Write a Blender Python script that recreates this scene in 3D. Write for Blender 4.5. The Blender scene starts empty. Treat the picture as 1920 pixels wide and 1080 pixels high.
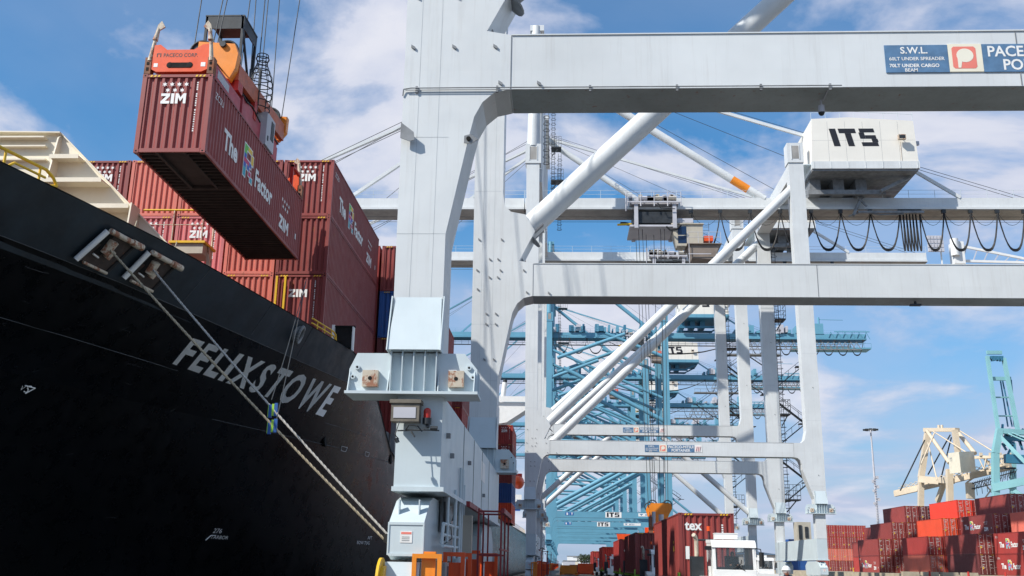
import bpy, math, random
from mathutils import Vector, Matrix
random.seed(7)
R = math.radians
sc = bpy.context.scene
COL = sc.collection

# ---------------------------------------------------------------- camera, sky, sun, exposure
F_PX = 1850.0; PITCH, YAW, ROLL = R(15.6), R(3.07), R(1.06); EYE = Vector((0, 0, 1.7))
_f = Vector((-math.sin(YAW)*math.cos(PITCH), math.cos(YAW)*math.cos(PITCH), math.sin(PITCH)))
_r = Vector((math.cos(YAW), math.sin(YAW), 0)); _u = _r.cross(_f)
CR = _r*math.cos(ROLL) + _u*math.sin(ROLL); CU = -_r*math.sin(ROLL) + _u*math.cos(ROLL)
cd = bpy.data.cameras.new('camera'); cam = bpy.data.objects.new('camera', cd); COL.objects.link(cam)
cd.sensor_width = 36; cd.lens = 36*F_PX/1920; cd.clip_start = 0.1; cd.clip_end = 30000
m = Matrix((CR, CU, -_f)).transposed().to_4x4(); m.translation = EYE; cam.matrix_world = m
sc.camera = cam
def at(px, py, Y=None, X=None, Z=None):
    d = CR*((px-960)/F_PX) + CU*((540-py)/F_PX) + _f
    t = Y/d.y if Y is not None else (X/d.x if X is not None else (Z-EYE.z)/d.z)
    return EYE + d*t

SUN = Vector((-1.0, -0.72, 1.07)).normalized()
w = bpy.data.worlds.new('World'); sc.world = w; w.use_nodes = True
nt = w.node_tree; nt.nodes.clear(); N = nt.nodes.new; L = nt.links.new
out = N('ShaderNodeOutputWorld'); bg = N('ShaderNodeBackground'); L(bg.outputs[0], out.inputs[0])
sky = N('ShaderNodeTexSky'); sky.sky_type = 'NISHITA'; sky.sun_disc = False
sky.sun_elevation = math.asin(SUN.z); sky.sun_rotation = math.atan2(SUN.x, SUN.y)
sky.air_density = 1.0; sky.dust_density = 0.4; sky.ozone_density = 2.5; sky.altitude = 0
bg.inputs[1].default_value = 0.085
def mth(op, a, b=None, clamp=False):
    n = N('ShaderNodeMath'); n.operation = op; n.use_clamp = clamp
    for i, v in enumerate((a, b)):
        if v is None: continue
        if isinstance(v, (int, float)): n.inputs[i].default_value = v
        else: L(v, n.inputs[i])
    return n.outputs[0]
tc = N('ShaderNodeTexCoord'); sx = N('ShaderNodeSeparateXYZ'); L(tc.outputs['Generated'], sx.inputs[0])
zc = mth('MAXIMUM', sx.outputs[2], 0.0); den = mth('ADD', zc, 0.22)
cx = N('ShaderNodeCombineXYZ'); L(mth('DIVIDE', sx.outputs[0], den), cx.inputs[0]); L(mth('DIVIDE', sx.outputs[1], den), cx.inputs[1])
def noise(vec, scale, detail, rough, off, dist=0.0):
    mp = N('ShaderNodeMapping'); mp.inputs[1].default_value = off; L(vec, mp.inputs[0])
    n = N('ShaderNodeTexNoise'); n.inputs['Scale'].default_value = scale; n.inputs['Detail'].default_value = detail
    n.inputs['Roughness'].default_value = rough; n.inputs['Distortion'].default_value = dist; L(mp.outputs[0], n.inputs['Vector'])
    return n.outputs['Fac']
big = noise(cx.outputs[0], 2.2, 9, 0.56, (5.5, 11.1, 0), 0.25)
thin = noise(cx.outputs[0], 1.1, 6, 0.5, (9.0, 4.0, 0), 0.6)
def ramp(fac, stops):
    n = N('ShaderNodeValToRGB'); L(fac, n.inputs[0]); e = n.color_ramp.elements
    e[0].position, e[0].color = stops[0][0], (*[stops[0][1]]*3, 1) if isinstance(stops[0][1], (int, float)) else (*stops[0][1], 1)
    e[1].position, e[1].color = stops[-1][0], (*[stops[-1][1]]*3, 1) if isinstance(stops[-1][1], (int, float)) else (*stops[-1][1], 1)
    for p, c in stops[1:-1]:
        x = e.new(p); x.color = (*[c]*3, 1) if isinstance(c, (int, float)) else (*c, 1)
    return n.outputs[0]
cov = mth('ADD', mth('MULTIPLY', ramp(big, [(0.475, 0), (0.60, 1)]), ramp(zc, [(0.0, 0.25), (0.30, 0.92)])), mth('MULTIPLY', ramp(thin, [(0.36, 0), (0.62, 1)]), ramp(zc, [(0.0, 0.9), (0.26, 0.75), (0.38, 0.25)])), True)
mix = N('ShaderNodeMix'); mix.data_type = 'RGBA'; L(cov, mix.inputs['Factor'])
tint = N('ShaderNodeMix'); tint.data_type = 'RGBA'; tint.blend_type = 'MULTIPLY'; tint.inputs['Factor'].default_value = 1
L(sky.outputs[0], tint.inputs['A']); tint.inputs['B'].default_value = (0.46, 1.38, 1.80, 1)
hz = N('ShaderNodeMix'); hz.data_type = 'RGBA'; L(ramp(zc, [(0.0, 0.95), (0.16, 0.55), (0.40, 0.0)]), hz.inputs['Factor']); hz.inputs['B'].default_value = (4.3, 5.4, 7.4, 1)
L(tint.outputs['Result'], hz.inputs['A']); L(hz.outputs['Result'], mix.inputs['A'])
L(ramp(big, [(0.5, (5.9, 6.6, 8.6)), (0.66, (8.6, 8.8, 9.8))]), mix.inputs['B'])
L(mix.outputs['Result'], bg.inputs[0])
sl = bpy.data.lights.new('sun', 'SUN'); sl.energy = 5.0; sl.angle = R(0.5); sl.color = (1.0, 0.95, 0.87)
so = bpy.data.objects.new('sun', sl); COL.objects.link(so); so.rotation_euler = SUN.to_track_quat('Z', 'Y').to_euler()
so.location = (0, 0, 60)
vs = sc.view_settings; vs.view_transform = 'Standard'; vs.look = 'None'; vs.exposure = 0.10; vs.gamma = 1

# ---------------------------------------------------------------- materials
MATS = {}
def paint(name, col, rough=0.5, var=0.12, scale=0.6, streak=0.0, rust=0.0, metallic=0.0, rand=0.0, bump=0.0, dirt=(0.12, 0.09, 0.07), spec=0.5, panels=0.0):
    if name in MATS: return MATS[name]
    mt = bpy.data.materials.new(name); mt.use_nodes = True; t = mt.node_tree; b = t.nodes['Principled BSDF']
    n = t.nodes.new; l = t.links.new
    g = n('ShaderNodeNewGeometry')
    b.inputs['Roughness'].default_value = rough; b.inputs['Metallic'].default_value = metallic
    b.inputs['Specular IOR Level'].default_value = spec
    def nz(sc_, stretch=(1, 1, 1), det=4, ro=0.6):
        mp = n('ShaderNodeMapping'); mp.inputs['Scale'].default_value = stretch; l(g.outputs['Position'], mp.inputs[0])
        x = n('ShaderNodeTexNoise'); x.inputs['Scale'].default_value = sc_; x.inputs['Detail'].default_value = det; x.inputs['Roughness'].default_value = ro
        l(mp.outputs[0], x.inputs['Vector']); return x.outputs['Fac']
    def mr(v, a, b_, c, d):
        x = n('ShaderNodeMapRange'); l(v, x.inputs[0])
        for i, q in enumerate((a, b_, c, d)): x.inputs[i+1].default_value = q
        return x.outputs[0]
    cur = n('ShaderNodeRGB'); cur.outputs[0].default_value = (*col, 1); cur = cur.outputs[0]
    v = mr(nz(scale), 0.3, 0.7, 1-var, 1+var)
    h = n('ShaderNodeHueSaturation'); l(cur, h.inputs['Color']); l(v, h.inputs['Value']); cur = h.outputs[0]
    if rand:
        oi = n('ShaderNodeObjectInfo'); h2 = n('ShaderNodeHueSaturation'); l(cur, h2.inputs['Color'])
        l(mr(oi.outputs['Random'], 0, 1, 1-rand, 1+rand), h2.inputs['Value']); cur = h2.outputs[0]
    def over(fac, c):
        nonlocal cur
        x = n('ShaderNodeMix'); x.data_type = 'RGBA'; l(fac, x.inputs['Factor']); l(cur, x.inputs['A']); x.inputs['B'].default_value = (*c, 1); cur = x.outputs['Result']
    if panels:
        sxx = n('ShaderNodeSeparateXYZ'); l(g.outputs['Position'], sxx.inputs[0])
        cb = n('ShaderNodeCombineXYZ')
        for i in (0, 1, 2):
            q = n('ShaderNodeMath'); q.operation = 'SNAP'; q.inputs[1].default_value = 2.9; l(sxx.outputs[i], q.inputs[0]); l(q.outputs[0], cb.inputs[i])
        wn = n('ShaderNodeTexWhiteNoise'); l(cb.outputs[0], wn.inputs['Vector'])
        h3 = n('ShaderNodeHueSaturation'); l(cur, h3.inputs['Color']); l(mr(wn.outputs['Value'], 0, 1, 1-panels, 1+panels), h3.inputs['Value']); cur = h3.outputs[0]
    if streak: over(mr(nz(2.2, (3, 3, 0.16), 5, 0.7), 0.52, 0.85, 0, streak), dirt)
    if rust: over(mr(nz(3.0, (1, 1, 0.6), 7, 0.75), 0.64-rust*0.2, 0.70-rust*0.2, 0, 0.85), (0.28, 0.085, 0.03))
    l(cur, b.inputs['Base Color'])
    l(mr(nz(1.7), 0.3, 0.7, max(rough-0.1, 0.05), min(rough+0.12, 1)), b.inputs['Roughness'])
    if bump:
        bp = n('ShaderNodeBump'); bp.inputs['Strength'].default_value = bump; bp.inputs['Distance'].default_value = 0.05
        l(nz(1.1, det=3), bp.inputs['Height']); l(bp.outputs[0], b.inputs['Normal'])
    MATS[name] = mt; return mt
GREY = paint('pale_grey_crane_paint', (0.655, 0.68, 0.685), 0.42, 0.07, 0.35, streak=0.30, dirt=(0.33, 0.30, 0.27), bump=0.06, panels=0.02)
GREY2 = paint('pale_blue_crane_paint', (0.56, 0.64, 0.67), 0.42, 0.06, 0.6, streak=0.10, dirt=(0.3, 0.3, 0.28))
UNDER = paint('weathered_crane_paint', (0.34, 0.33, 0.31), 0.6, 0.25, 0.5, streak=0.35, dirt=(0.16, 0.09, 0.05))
BLUEC = paint('sky_blue_crane_paint', (0.125, 0.33, 0.45), 0.45, 0.08, 0.2)
BLUED = paint('deep_blue_paint_and_shade', (0.04, 0.18, 0.29), 0.5, 0.1, 0.2)  # deep blue parts; also the painted shade under the blue cranes' booms
TEAL = paint('pale_teal_crane_paint', (0.22, 0.45, 0.48), 0.5, 0.1, 0.1)
CREAM = paint('cream_paint', (0.74, 0.68, 0.54), 0.5, 0.07, 0.5, streak=0.12, dirt=(0.4, 0.3, 0.18), bump=0.1)
CREAMC = paint('cream_crane_paint', (0.62, 0.52, 0.39), 0.5, 0.15, 0.1, streak=0.15)
HOUSE = paint('machine_house_white', (0.80, 0.77, 0.70), 0.5, 0.04, 0.3, streak=0.12, dirt=(0.5, 0.42, 0.32))
WHITE = paint('white_paint', (0.80, 0.80, 0.78), 0.4, 0.05, 1.5)
LETTER = paint('white_lettering', (0.82, 0.82, 0.80), 0.5, 0.06, 3.0)
LETTERH = paint('hull_lettering', (0.90, 0.91, 0.90), 0.5, 0.08, 1.2)
BLACKL = paint('black_lettering', (0.015, 0.015, 0.02), 0.5, 0.1)
HULL = paint('black_hull_paint', (0.003, 0.0036, 0.005), 0.30, 0.5, 0.35, streak=0.25, dirt=(0.018, 0.013, 0.011), spec=0.45, bump=0.05)
BULW = paint('sky_sheen_bulwark_paint', (0.016, 0.026, 0.036), 0.5, 0.4, 0.7, streak=0.35, dirt=(0.04, 0.035, 0.035), spec=0.4, bump=0.2)  # slate tone lighter than the hull: sky reflection put into the colour
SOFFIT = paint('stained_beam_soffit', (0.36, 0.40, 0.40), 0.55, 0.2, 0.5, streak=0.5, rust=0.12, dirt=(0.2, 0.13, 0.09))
DECK = paint('deck_paint', (0.14, 0.06, 0.045), 0.7, 0.2)
DARK = paint('dark_steel', (0.035, 0.04, 0.045), 0.5, 0.3, 2.0, metallic=0.3)
MID = paint('grey_steel', (0.22, 0.23, 0.24), 0.5, 0.3, 1.5, streak=0.3)
BLACK = paint('black_rubber', (0.012, 0.012, 0.013), 0.6, 0.2)
VOIDM = paint('dark_opening', (0.004, 0.004, 0.004), 0.9, 0.1)  # near-black painted for the shade inside holes
ORANGE = paint('orange_paint', (0.78, 0.085, 0.010), 0.42, 0.12, 1.5, streak=0.2, rust=0.12, dirt=(0.25, 0.06, 0.02))
AMBER = paint('amber_paint', (0.82, 0.26, 0.02), 0.42, 0.1, 1.0, streak=0.25, dirt=(0.3, 0.1, 0.03))
RED = paint('red_paint', (0.50, 0.03, 0.02), 0.45, 0.15, 1.0, streak=0.2)
DRED = paint('dark_red_paint', (0.22, 0.015, 0.02), 0.5, 0.15)
YELLOW = paint('yellow_paint', (0.78, 0.48, 0.02), 0.45, 0.1, 2.0, rust=0.1)
RUSTY = paint('rusty_cream_steel', (0.55, 0.48, 0.38), 0.65, 0.2, 2.5, rust=0.7)
RUST = paint('rusted_steel', (0.22, 0.10, 0.06), 0.75, 0.4, 3.0, rust=0.6)
ROPE = paint('mooring_rope_fibre', (0.45, 0.38, 0.27), 0.9, 0.25, 9.0, dirt=(0.2, 0.15, 0.1), streak=0.3)
ROPEG = paint('grey_rope_fibre', (0.48, 0.46, 0.43), 0.9, 0.2, 9.0)
WIRE = paint('steel_wire', (0.05, 0.055, 0.06), 0.5, 0.1)
BEIGE = paint('beige_cabin_paint', (0.48, 0.44, 0.36), 0.5, 0.1, 1.0, streak=0.2)
LGREY = paint('light_grey_cabinet', (0.5, 0.5, 0.54), 0.5, 0.1)
BLUE = paint('blue_paint', (0.02, 0.10, 0.35), 0.45, 0.15)
SIGNB = paint('faded_blue_sign', (0.10, 0.20, 0.34), 0.5, 0.2, 3.0)
SALMON = paint('faded_red_sign', (0.80, 0.22, 0.17), 0.5, 0.1)
GREEN = paint('green_paint', (0.18, 0.45, 0.06), 0.45, 0.1)
LGREEN = paint('lime_paint', (0.35, 0.62, 0.06), 0.45, 0.1)
GLASS = paint('dark_glass', (0.02, 0.03, 0.04), 0.08, 0.05, spec=0.8)
CONC = paint('concrete', (0.42, 0.36, 0.26), 0.85, 0.2, 0.8)
ASPH = paint('asphalt', (0.055, 0.055, 0.055), 0.85, 0.3, 0.3)
APRON = paint('quay_concrete', (0.12, 0.115, 0.105), 0.85, 0.25, 0.25, streak=0.2)
WATER = paint('harbour_water', (0.01, 0.03, 0.035), 0.12, 0.2, 0.3, bump=0.6)
HILL = paint('hazy_hill', (0.10, 0.13, 0.16), 0.95, 0.25, 0.002)  # distance haze put into the hill colour
TREEM = paint('tree_foliage', (0.04, 0.06, 0.02), 0.95, 0.4, 0.4)
SHED = paint('shed_metal', (0.50, 0.49, 0.46), 0.6, 0.08)
SKIN = paint('skin', (0.45, 0.24, 0.16), 0.6, 0.05)
CLOTH = paint('dark_clothing', (0.03, 0.035, 0.06), 0.9, 0.2)
HIVIS = paint('orange_vest', (0.8, 0.18, 0.02), 0.8, 0.1)
def box_paint(name, c, rust=0.12): return paint(name, c, 0.5, 0.10, 0.5, streak=0.28, rust=rust, rand=0.10, dirt=(c[0]*0.45, c[1]*0.4, c[2]*0.4))
CP = dict(maroon=box_paint('maroon_container_paint', (0.250, 0.045, 0.040)), salmon=box_paint('faded_salmon_container_paint', (0.60, 0.15, 0.105)),
          red=box_paint('red_container_paint', (0.33, 0.038, 0.033)), scarlet=box_paint('scarlet_container_paint', (0.72, 0.055, 0.03)),
          orange=box_paint('orange_container_paint', (0.66, 0.075, 0.028)), blue=box_paint('blue_container_paint', (0.02, 0.09, 0.30)),
          brown=box_paint('brown_container_paint', (0.15, 0.035, 0.035)), navy=box_paint('navy_container_paint', (0.06, 0.08, 0.12)),
          pink=box_paint('faded_pink_container_paint', (0.58, 0.155, 0.155)))

# ---------------------------------------------------------------- mesh helpers
class MB:
    def __init__(s): s.v = []; s.f = []; s.m = []; s.sm = []
    def add(s, vs_, fs, m=0, sm=False):
        o = len(s.v); s.v += [tuple(v) for v in vs_]
        for f in fs: s.f.append([i+o for i in f]); s.m.append(m); s.sm.append(sm)
        return s
    def box(s, x0, x1, y0, y1, z0, z1, m=0):
        return s.add([(x, y, z) for z in (z0, z1) for y in (y0, y1) for x in (x0, x1)],
                     [(0, 2, 3, 1), (4, 5, 7, 6), (0, 1, 5, 4), (2, 6, 7, 3), (0, 4, 6, 2), (1, 3, 7, 5)], m)
    def prism(s, poly, a, b, plane='xz', m=0, mside=None):
        def P(p, t): return (p[0], t, p[1]) if plane == 'xz' else ((t, p[0], p[1]) if plane == 'yz' else (p[0], p[1], t))
        n = len(poly); ar = sum(poly[i][0]*poly[(i+1) % n][1]-poly[(i+1) % n][0]*poly[i][1] for i in range(n))
        if (ar < 0): poly = poly[::-1]
        if a > b: a, b = b, a
        fl = plane == 'xz'
        A = [P(p, a) for p in poly]; B = [P(p, b) for p in poly]
        s.add(A, [list(range(n)) if fl else list(range(n))[::-1]], m); s.add(B, [list(range(n))[::-1] if fl else list(range(n))], m)
        vs_ = A+B; fs = [(i, (i+1) % n, n+(i+1) % n, n+i) for i in range(n)]
        if fl: fs = [f[::-1] for f in fs]
        return s.add(vs_, fs, m if mside is None else mside)
    def tube(s, p, q, r0, r1=None, n=10, m=0, caps=True):
        r1 = r0 if r1 is None else r1; p = Vector(p); q = Vector(q); d = (q-p)
        if d.length < 1e-6: return s
        d.normalize(); u = d.orthogonal().normalized(); w_ = d.cross(u)
        c = [(u*math.cos(2*math.pi*i/n)+w_*math.sin(2*math.pi*i/n)) for i in range(n)]
        s.add([p+k*r0 for k in c]+[q+k*r1 for k in c], [(i, (i+1) % n, n+(i+1) % n, n+i) for i in range(n)], m, True)
        if caps:
            s.add([p+k*r0 for k in c], [list(range(n))[::-1]], m); s.add([q+k*r1 for k in c], [list(range(n))], m)
        return s
    def path(s, pts, r, n=6, m=0):
        for a, b in zip(pts, pts[1:]): s.tube(a, b, r, n=n, m=m)
        return s
    def beam(s, p, q, w_, h, m=0):
        p = Vector(p); q = Vector(q); d = (q-p).normalized(); up = Vector((0, 0, 1))
        if abs(d.z) > 0.95: up = Vector((0, 1, 0))
        a = d.cross(up).normalized()*w_/2; b = a.cross(d).normalized()*h/2
        c = [a+b, -a+b, -a-b, a-b]
        return s.add([p+k for k in c]+[q+k for k in c], [(0, 1, 2, 3), (7, 6, 5, 4), (0, 4, 5, 1), (1, 5, 6, 2), (2, 6, 7, 3), (3, 7, 4, 0)], m)
    def disc(s, c, ax, r, t, n=20, m=0): ax = Vector(ax).normalized(); c = Vector(c); return s.tube(c-ax*t/2, c+ax*t/2, r, n=n, m=m)
    def ring(s, c, ax, r, rr, n=20, m=0):
        ax = Vector(ax).normalized(); u = ax.orthogonal().normalized(); w_ = ax.cross(u); c = Vector(c)
        P = [c+(u*math.cos(2*math.pi*i/n)+w_*math.sin(2*math.pi*i/n))*r for i in range(n+1)]
        return s.path(P, rr, 5, m)
    def ell(s, c, rx, ry, rz, m=0, nu=12, nv=8):
        c = Vector(c); vs_ = []; fs = []
        for j in range(nv+1):
            for i in range(nu):
                a = 2*math.pi*i/nu; b = math.pi*j/nv-math.pi/2
                vs_.append((c.x+rx*math.cos(a)*math.cos(b), c.y+ry*math.sin(a)*math.cos(b), c.z+rz*math.sin(b)))
        for j in range(nv):
            for i in range(nu): fs.append((j*nu+i, j*nu+(i+1) % nu, (j+1)*nu+(i+1) % nu, (j+1)*nu+i))
        return s.add(vs_, fs, m, True)
    def text(s, t, O, U, V, h, align='l', bold=0.0, wide=1.0, m=0, fn=None):
        vs_, fs, W = glyphs(t, bold); O = Vector(O); U = Vector(U); V = Vector(V)
        ox = {'l': 0, 'c': -W/2, 'r': -W}[align]
        if fn: return s.add([fn((x+ox)*h*wide, y*h) for x, y in vs_], fs, m)
        return s.add([O+U*((x+ox)*h*wide)+V*(y*h) for x, y in vs_], fs, m)
    def build(s, name, mats, parent=None, label=None):
        me = bpy.data.meshes.new(name); me.from_pydata(s.v, [], s.f)
        for mt in (mats if isinstance(mats, (list, tuple)) else [mats]): me.materials.append(mt)
        me.polygons.foreach_set('material_index', s.m); me.polygons.foreach_set('use_smooth', s.sm); me.update()
        o = bpy.data.objects.new(name, me); COL.objects.link(o)
        if parent: o.parent = parent
        if label: o['label'] = label
        return o
_gl = {}
def glyphs(t, bold=0.0):
    k = (t, bold)
    if k in _gl: return _gl[k]
    c = bpy.data.curves.new('g', 'FONT'); c.body = t; c.size = 1; c.offset = bold; c.resolution_u = 3; c.fill_mode = 'FRONT'
    o = bpy.data.objects.new('g', c); COL.objects.link(o); dg = bpy.context.evaluated_depsgraph_get(); dg.update()
    me = bpy.data.meshes.new_from_object(o.evaluated_get(dg))
    vs_ = [(v.co.x, v.co.y) for v in me.vertices]; fs = [list(p.vertices) for p in me.polygons]
    # make sure faces wind counter-clockwise
    out_ = []
    for f in fs:
        a = sum(vs_[f[i]][0]*vs_[f[(i+1) % len(f)]][1]-vs_[f[(i+1) % len(f)]][0]*vs_[f[i]][1] for i in range(len(f)))
        out_.append(f if a > 0 else f[::-1])
    x0 = min(v[0] for v in vs_); x1 = max(v[0] for v in vs_); sc_ = 1/0.70
    vs_ = [((x-x0)*sc_, y*sc_) for x, y in vs_]
    COL.objects.unlink(o); bpy.data.objects.remove(o); bpy.data.curves.remove(c); bpy.data.meshes.remove(me)
    _gl[k] = (vs_, out_, (x1-x0)*sc_); return _gl[k]
# blocky stencil letters, unit height
def block(word, slant=0.0):
    G = {'I': (.34, [[(0, 0), (.32, 0), (.32, 1), (0, 1)]]),
         'T': (.86, [[(0, .74), (.84, .74), (.84, 1), (0, 1)], [(.27, 0), (.58, 0), (.58, .735), (.27, .735)]]),
         'S': (.86, [[(.06, .78), (.80, .78), (.80, 1), (.06, 1)], [(0, .42), (.27, .42), (.27, .775), (0, .775)], [(.275, .42), (.80, .42), (.80, .62), (.275, .62)], [(.54, .225), (.84, .225), (.84, .415), (.54, .415)], [(0, 0), (.80, 0), (.80, .22), (0, .22)]]),
         'Z': (.92, [[(0, .74), (.9, .74), (.9, 1), (0, 1)], [(.45, .265), (.9, .735), (.52, .735), (.06, .265)], [(0, 0), (.9, 0), (.9, .26), (0, .26)]]),
         'M': (1.1, [[(0, 0), (.28, 0), (.28, 1), (0, 1)], [(.80, 0), (1.08, 0), (1.08, 1), (.80, 1)], [(.285, .62), (.52, .2), (.52, .62), (.285, 1)], [(.525, .2), (.795, .62), (.795, 1), (.525, .62)]])}
    x = 0; out_ = []
    for ch in word:
        w_, ps = G[ch]
        for p in ps: out_.append([(x+a+slant*(1-b), b) for a, b in p])
        x += w_+.10
    return out_, x-.10
def put_block(mb, word, O, U, V, h, slant=0.0, m=0, wide=1.0):
    ps, W = block(word, slant); O = Vector(O); U = Vector(U); V = Vector(V)
    for p in ps: mb.add([O+U*(a*h*wide)+V*(b*h) for a, b in p], [list(range(len(p)))], m)
    return W*h*wide
def tag(o, label=None, cat=None, group=None, kind=None):
    for k, v in (('label', label), ('category', cat), ('group', group), ('kind', kind)):
        if v: o[k] = v
    return o
def empty(name, loc=(0, 0, 0), label=None, cat=None, group=None, rz=0):
    o = bpy.data.objects.new(name, None); o.empty_display_size = 0.3; o.location = loc; o.rotation_euler = (0, 0, rz); COL.objects.link(o)
    return tag(o, label, cat, group)
def kids(o): return [c for c in COL.objects if c.parent == o]
def copy_tree(o, parent=None):
    c = o.copy(); COL.objects.link(c); c.parent = parent
    for ch in KID.get(o.name, []): copy_tree(ch, c)
    return c
KID = {}
def index_kids():
    KID.clear()
    for o in COL.objects:
        if o.parent: KID.setdefault(o.parent.name, []).append(o)
def lerp(tab, x):
    if x <= tab[0][0]: return tab[0][1]
    for (a, u_), (b, v) in zip(tab, tab[1:]):
        if x <= b: return u_+(v-u_)*(x-a)/(b-a)
    return tab[-1][1]
# ================================================================= the setting
g = MB(); g.add([(-5.6, -40, 0), (600, -40, 0), (600, 6000, 0), (-5.6, 6000, 0)], [(0, 1, 2, 3)]); tag(g.build('quay_ground', APRON), kind='structure')
g = MB(); g.box(-6.0, -5.2, -40, 6000, -4, 0.25); tag(g.build('quay_edge', CONC), kind='structure')
g = MB(); g.add([(-9000, -2000, -3), (9000, -2000, -3), (9000, 14000, -3), (-9000, 14000, -3)], [(0, 1, 2, 3)]); tag(g.build('water', WATER), kind='structure')
g = MB(); g.box(52, 300, 95, 420, -0.5, 1.3); tag(g.build('yard_ground', CONC), kind='structure')
g = MB(); 
for x in (-3.6, 28.8): g.box(x-.04, x+.04, -20, 900, 0.004, 0.03)
tag(g.build('crane_rails', DARK), kind='structure')
hx = [(-900+60*i, 4200, 22+26*math.sin(i*.23+.6)+12*math.sin(i*.6+1)+4*math.sin(i*1.5)) for i in range(40)]
g = MB()
for a, b in zip(hx, hx[1:]):
    g.add([(a[0], a[1], -3), (b[0], b[1], -3), (b[0], b[1]+400, max(5, b[2])), (a[0], a[1]+400, max(5, a[2])), (b[0], b[1]+1200, -3), (a[0], a[1]+1200, -3)], [(0, 1, 2, 3), (3, 2, 4, 5)], 0, True)
tag(g.build('hills', HILL), kind='structure')

# ================================================================= shipping containers
CW, CL, CH = 2.438, 12.19, 2.896
UNDERC = paint('container_underside', (0.035, 0.026, 0.024), 0.8, 0.3, 2.0)
ROD = paint('lock_rod_steel', (0.50, 0.34, 0.32), 0.6, 0.2, 3.0)
RCOL = [paint('logo_green', (0.12, 0.55, 0.08), 0.5, 0.05), paint('logo_blue', (0.02, 0.10, 0.50), 0.5, 0.05), paint('logo_yellow', (0.85, 0.55, 0.03), 0.5, 0.05),
        paint('logo_magenta', (0.60, 0.02, 0.14), 0.5, 0.05), paint('logo_teal', (0.03, 0.40, 0.50), 0.5, 0.05)]
def corr(mb, a0, a1, per, dep, z0, z1, place):
    """corrugated sheet along coordinate a, place(a, d, z) -> point (d = depth inwards)"""
    n = round((a1-a0)/per); p = (a1-a0)/n; pts = []
    for i in range(n):
        s_ = a0+i*p; pts += [(s_, 0), (s_+p*.30, 0), (s_+p*.5, dep), (s_+p*.80, dep)]
    pts.append((a1, 0))
    mb.add([place(a, d, z) for z in (z0, z1) for a, d in pts], [(i, i+1, len(pts)+i+1, len(pts)+i) for i in range(len(pts)-1)])
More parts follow.
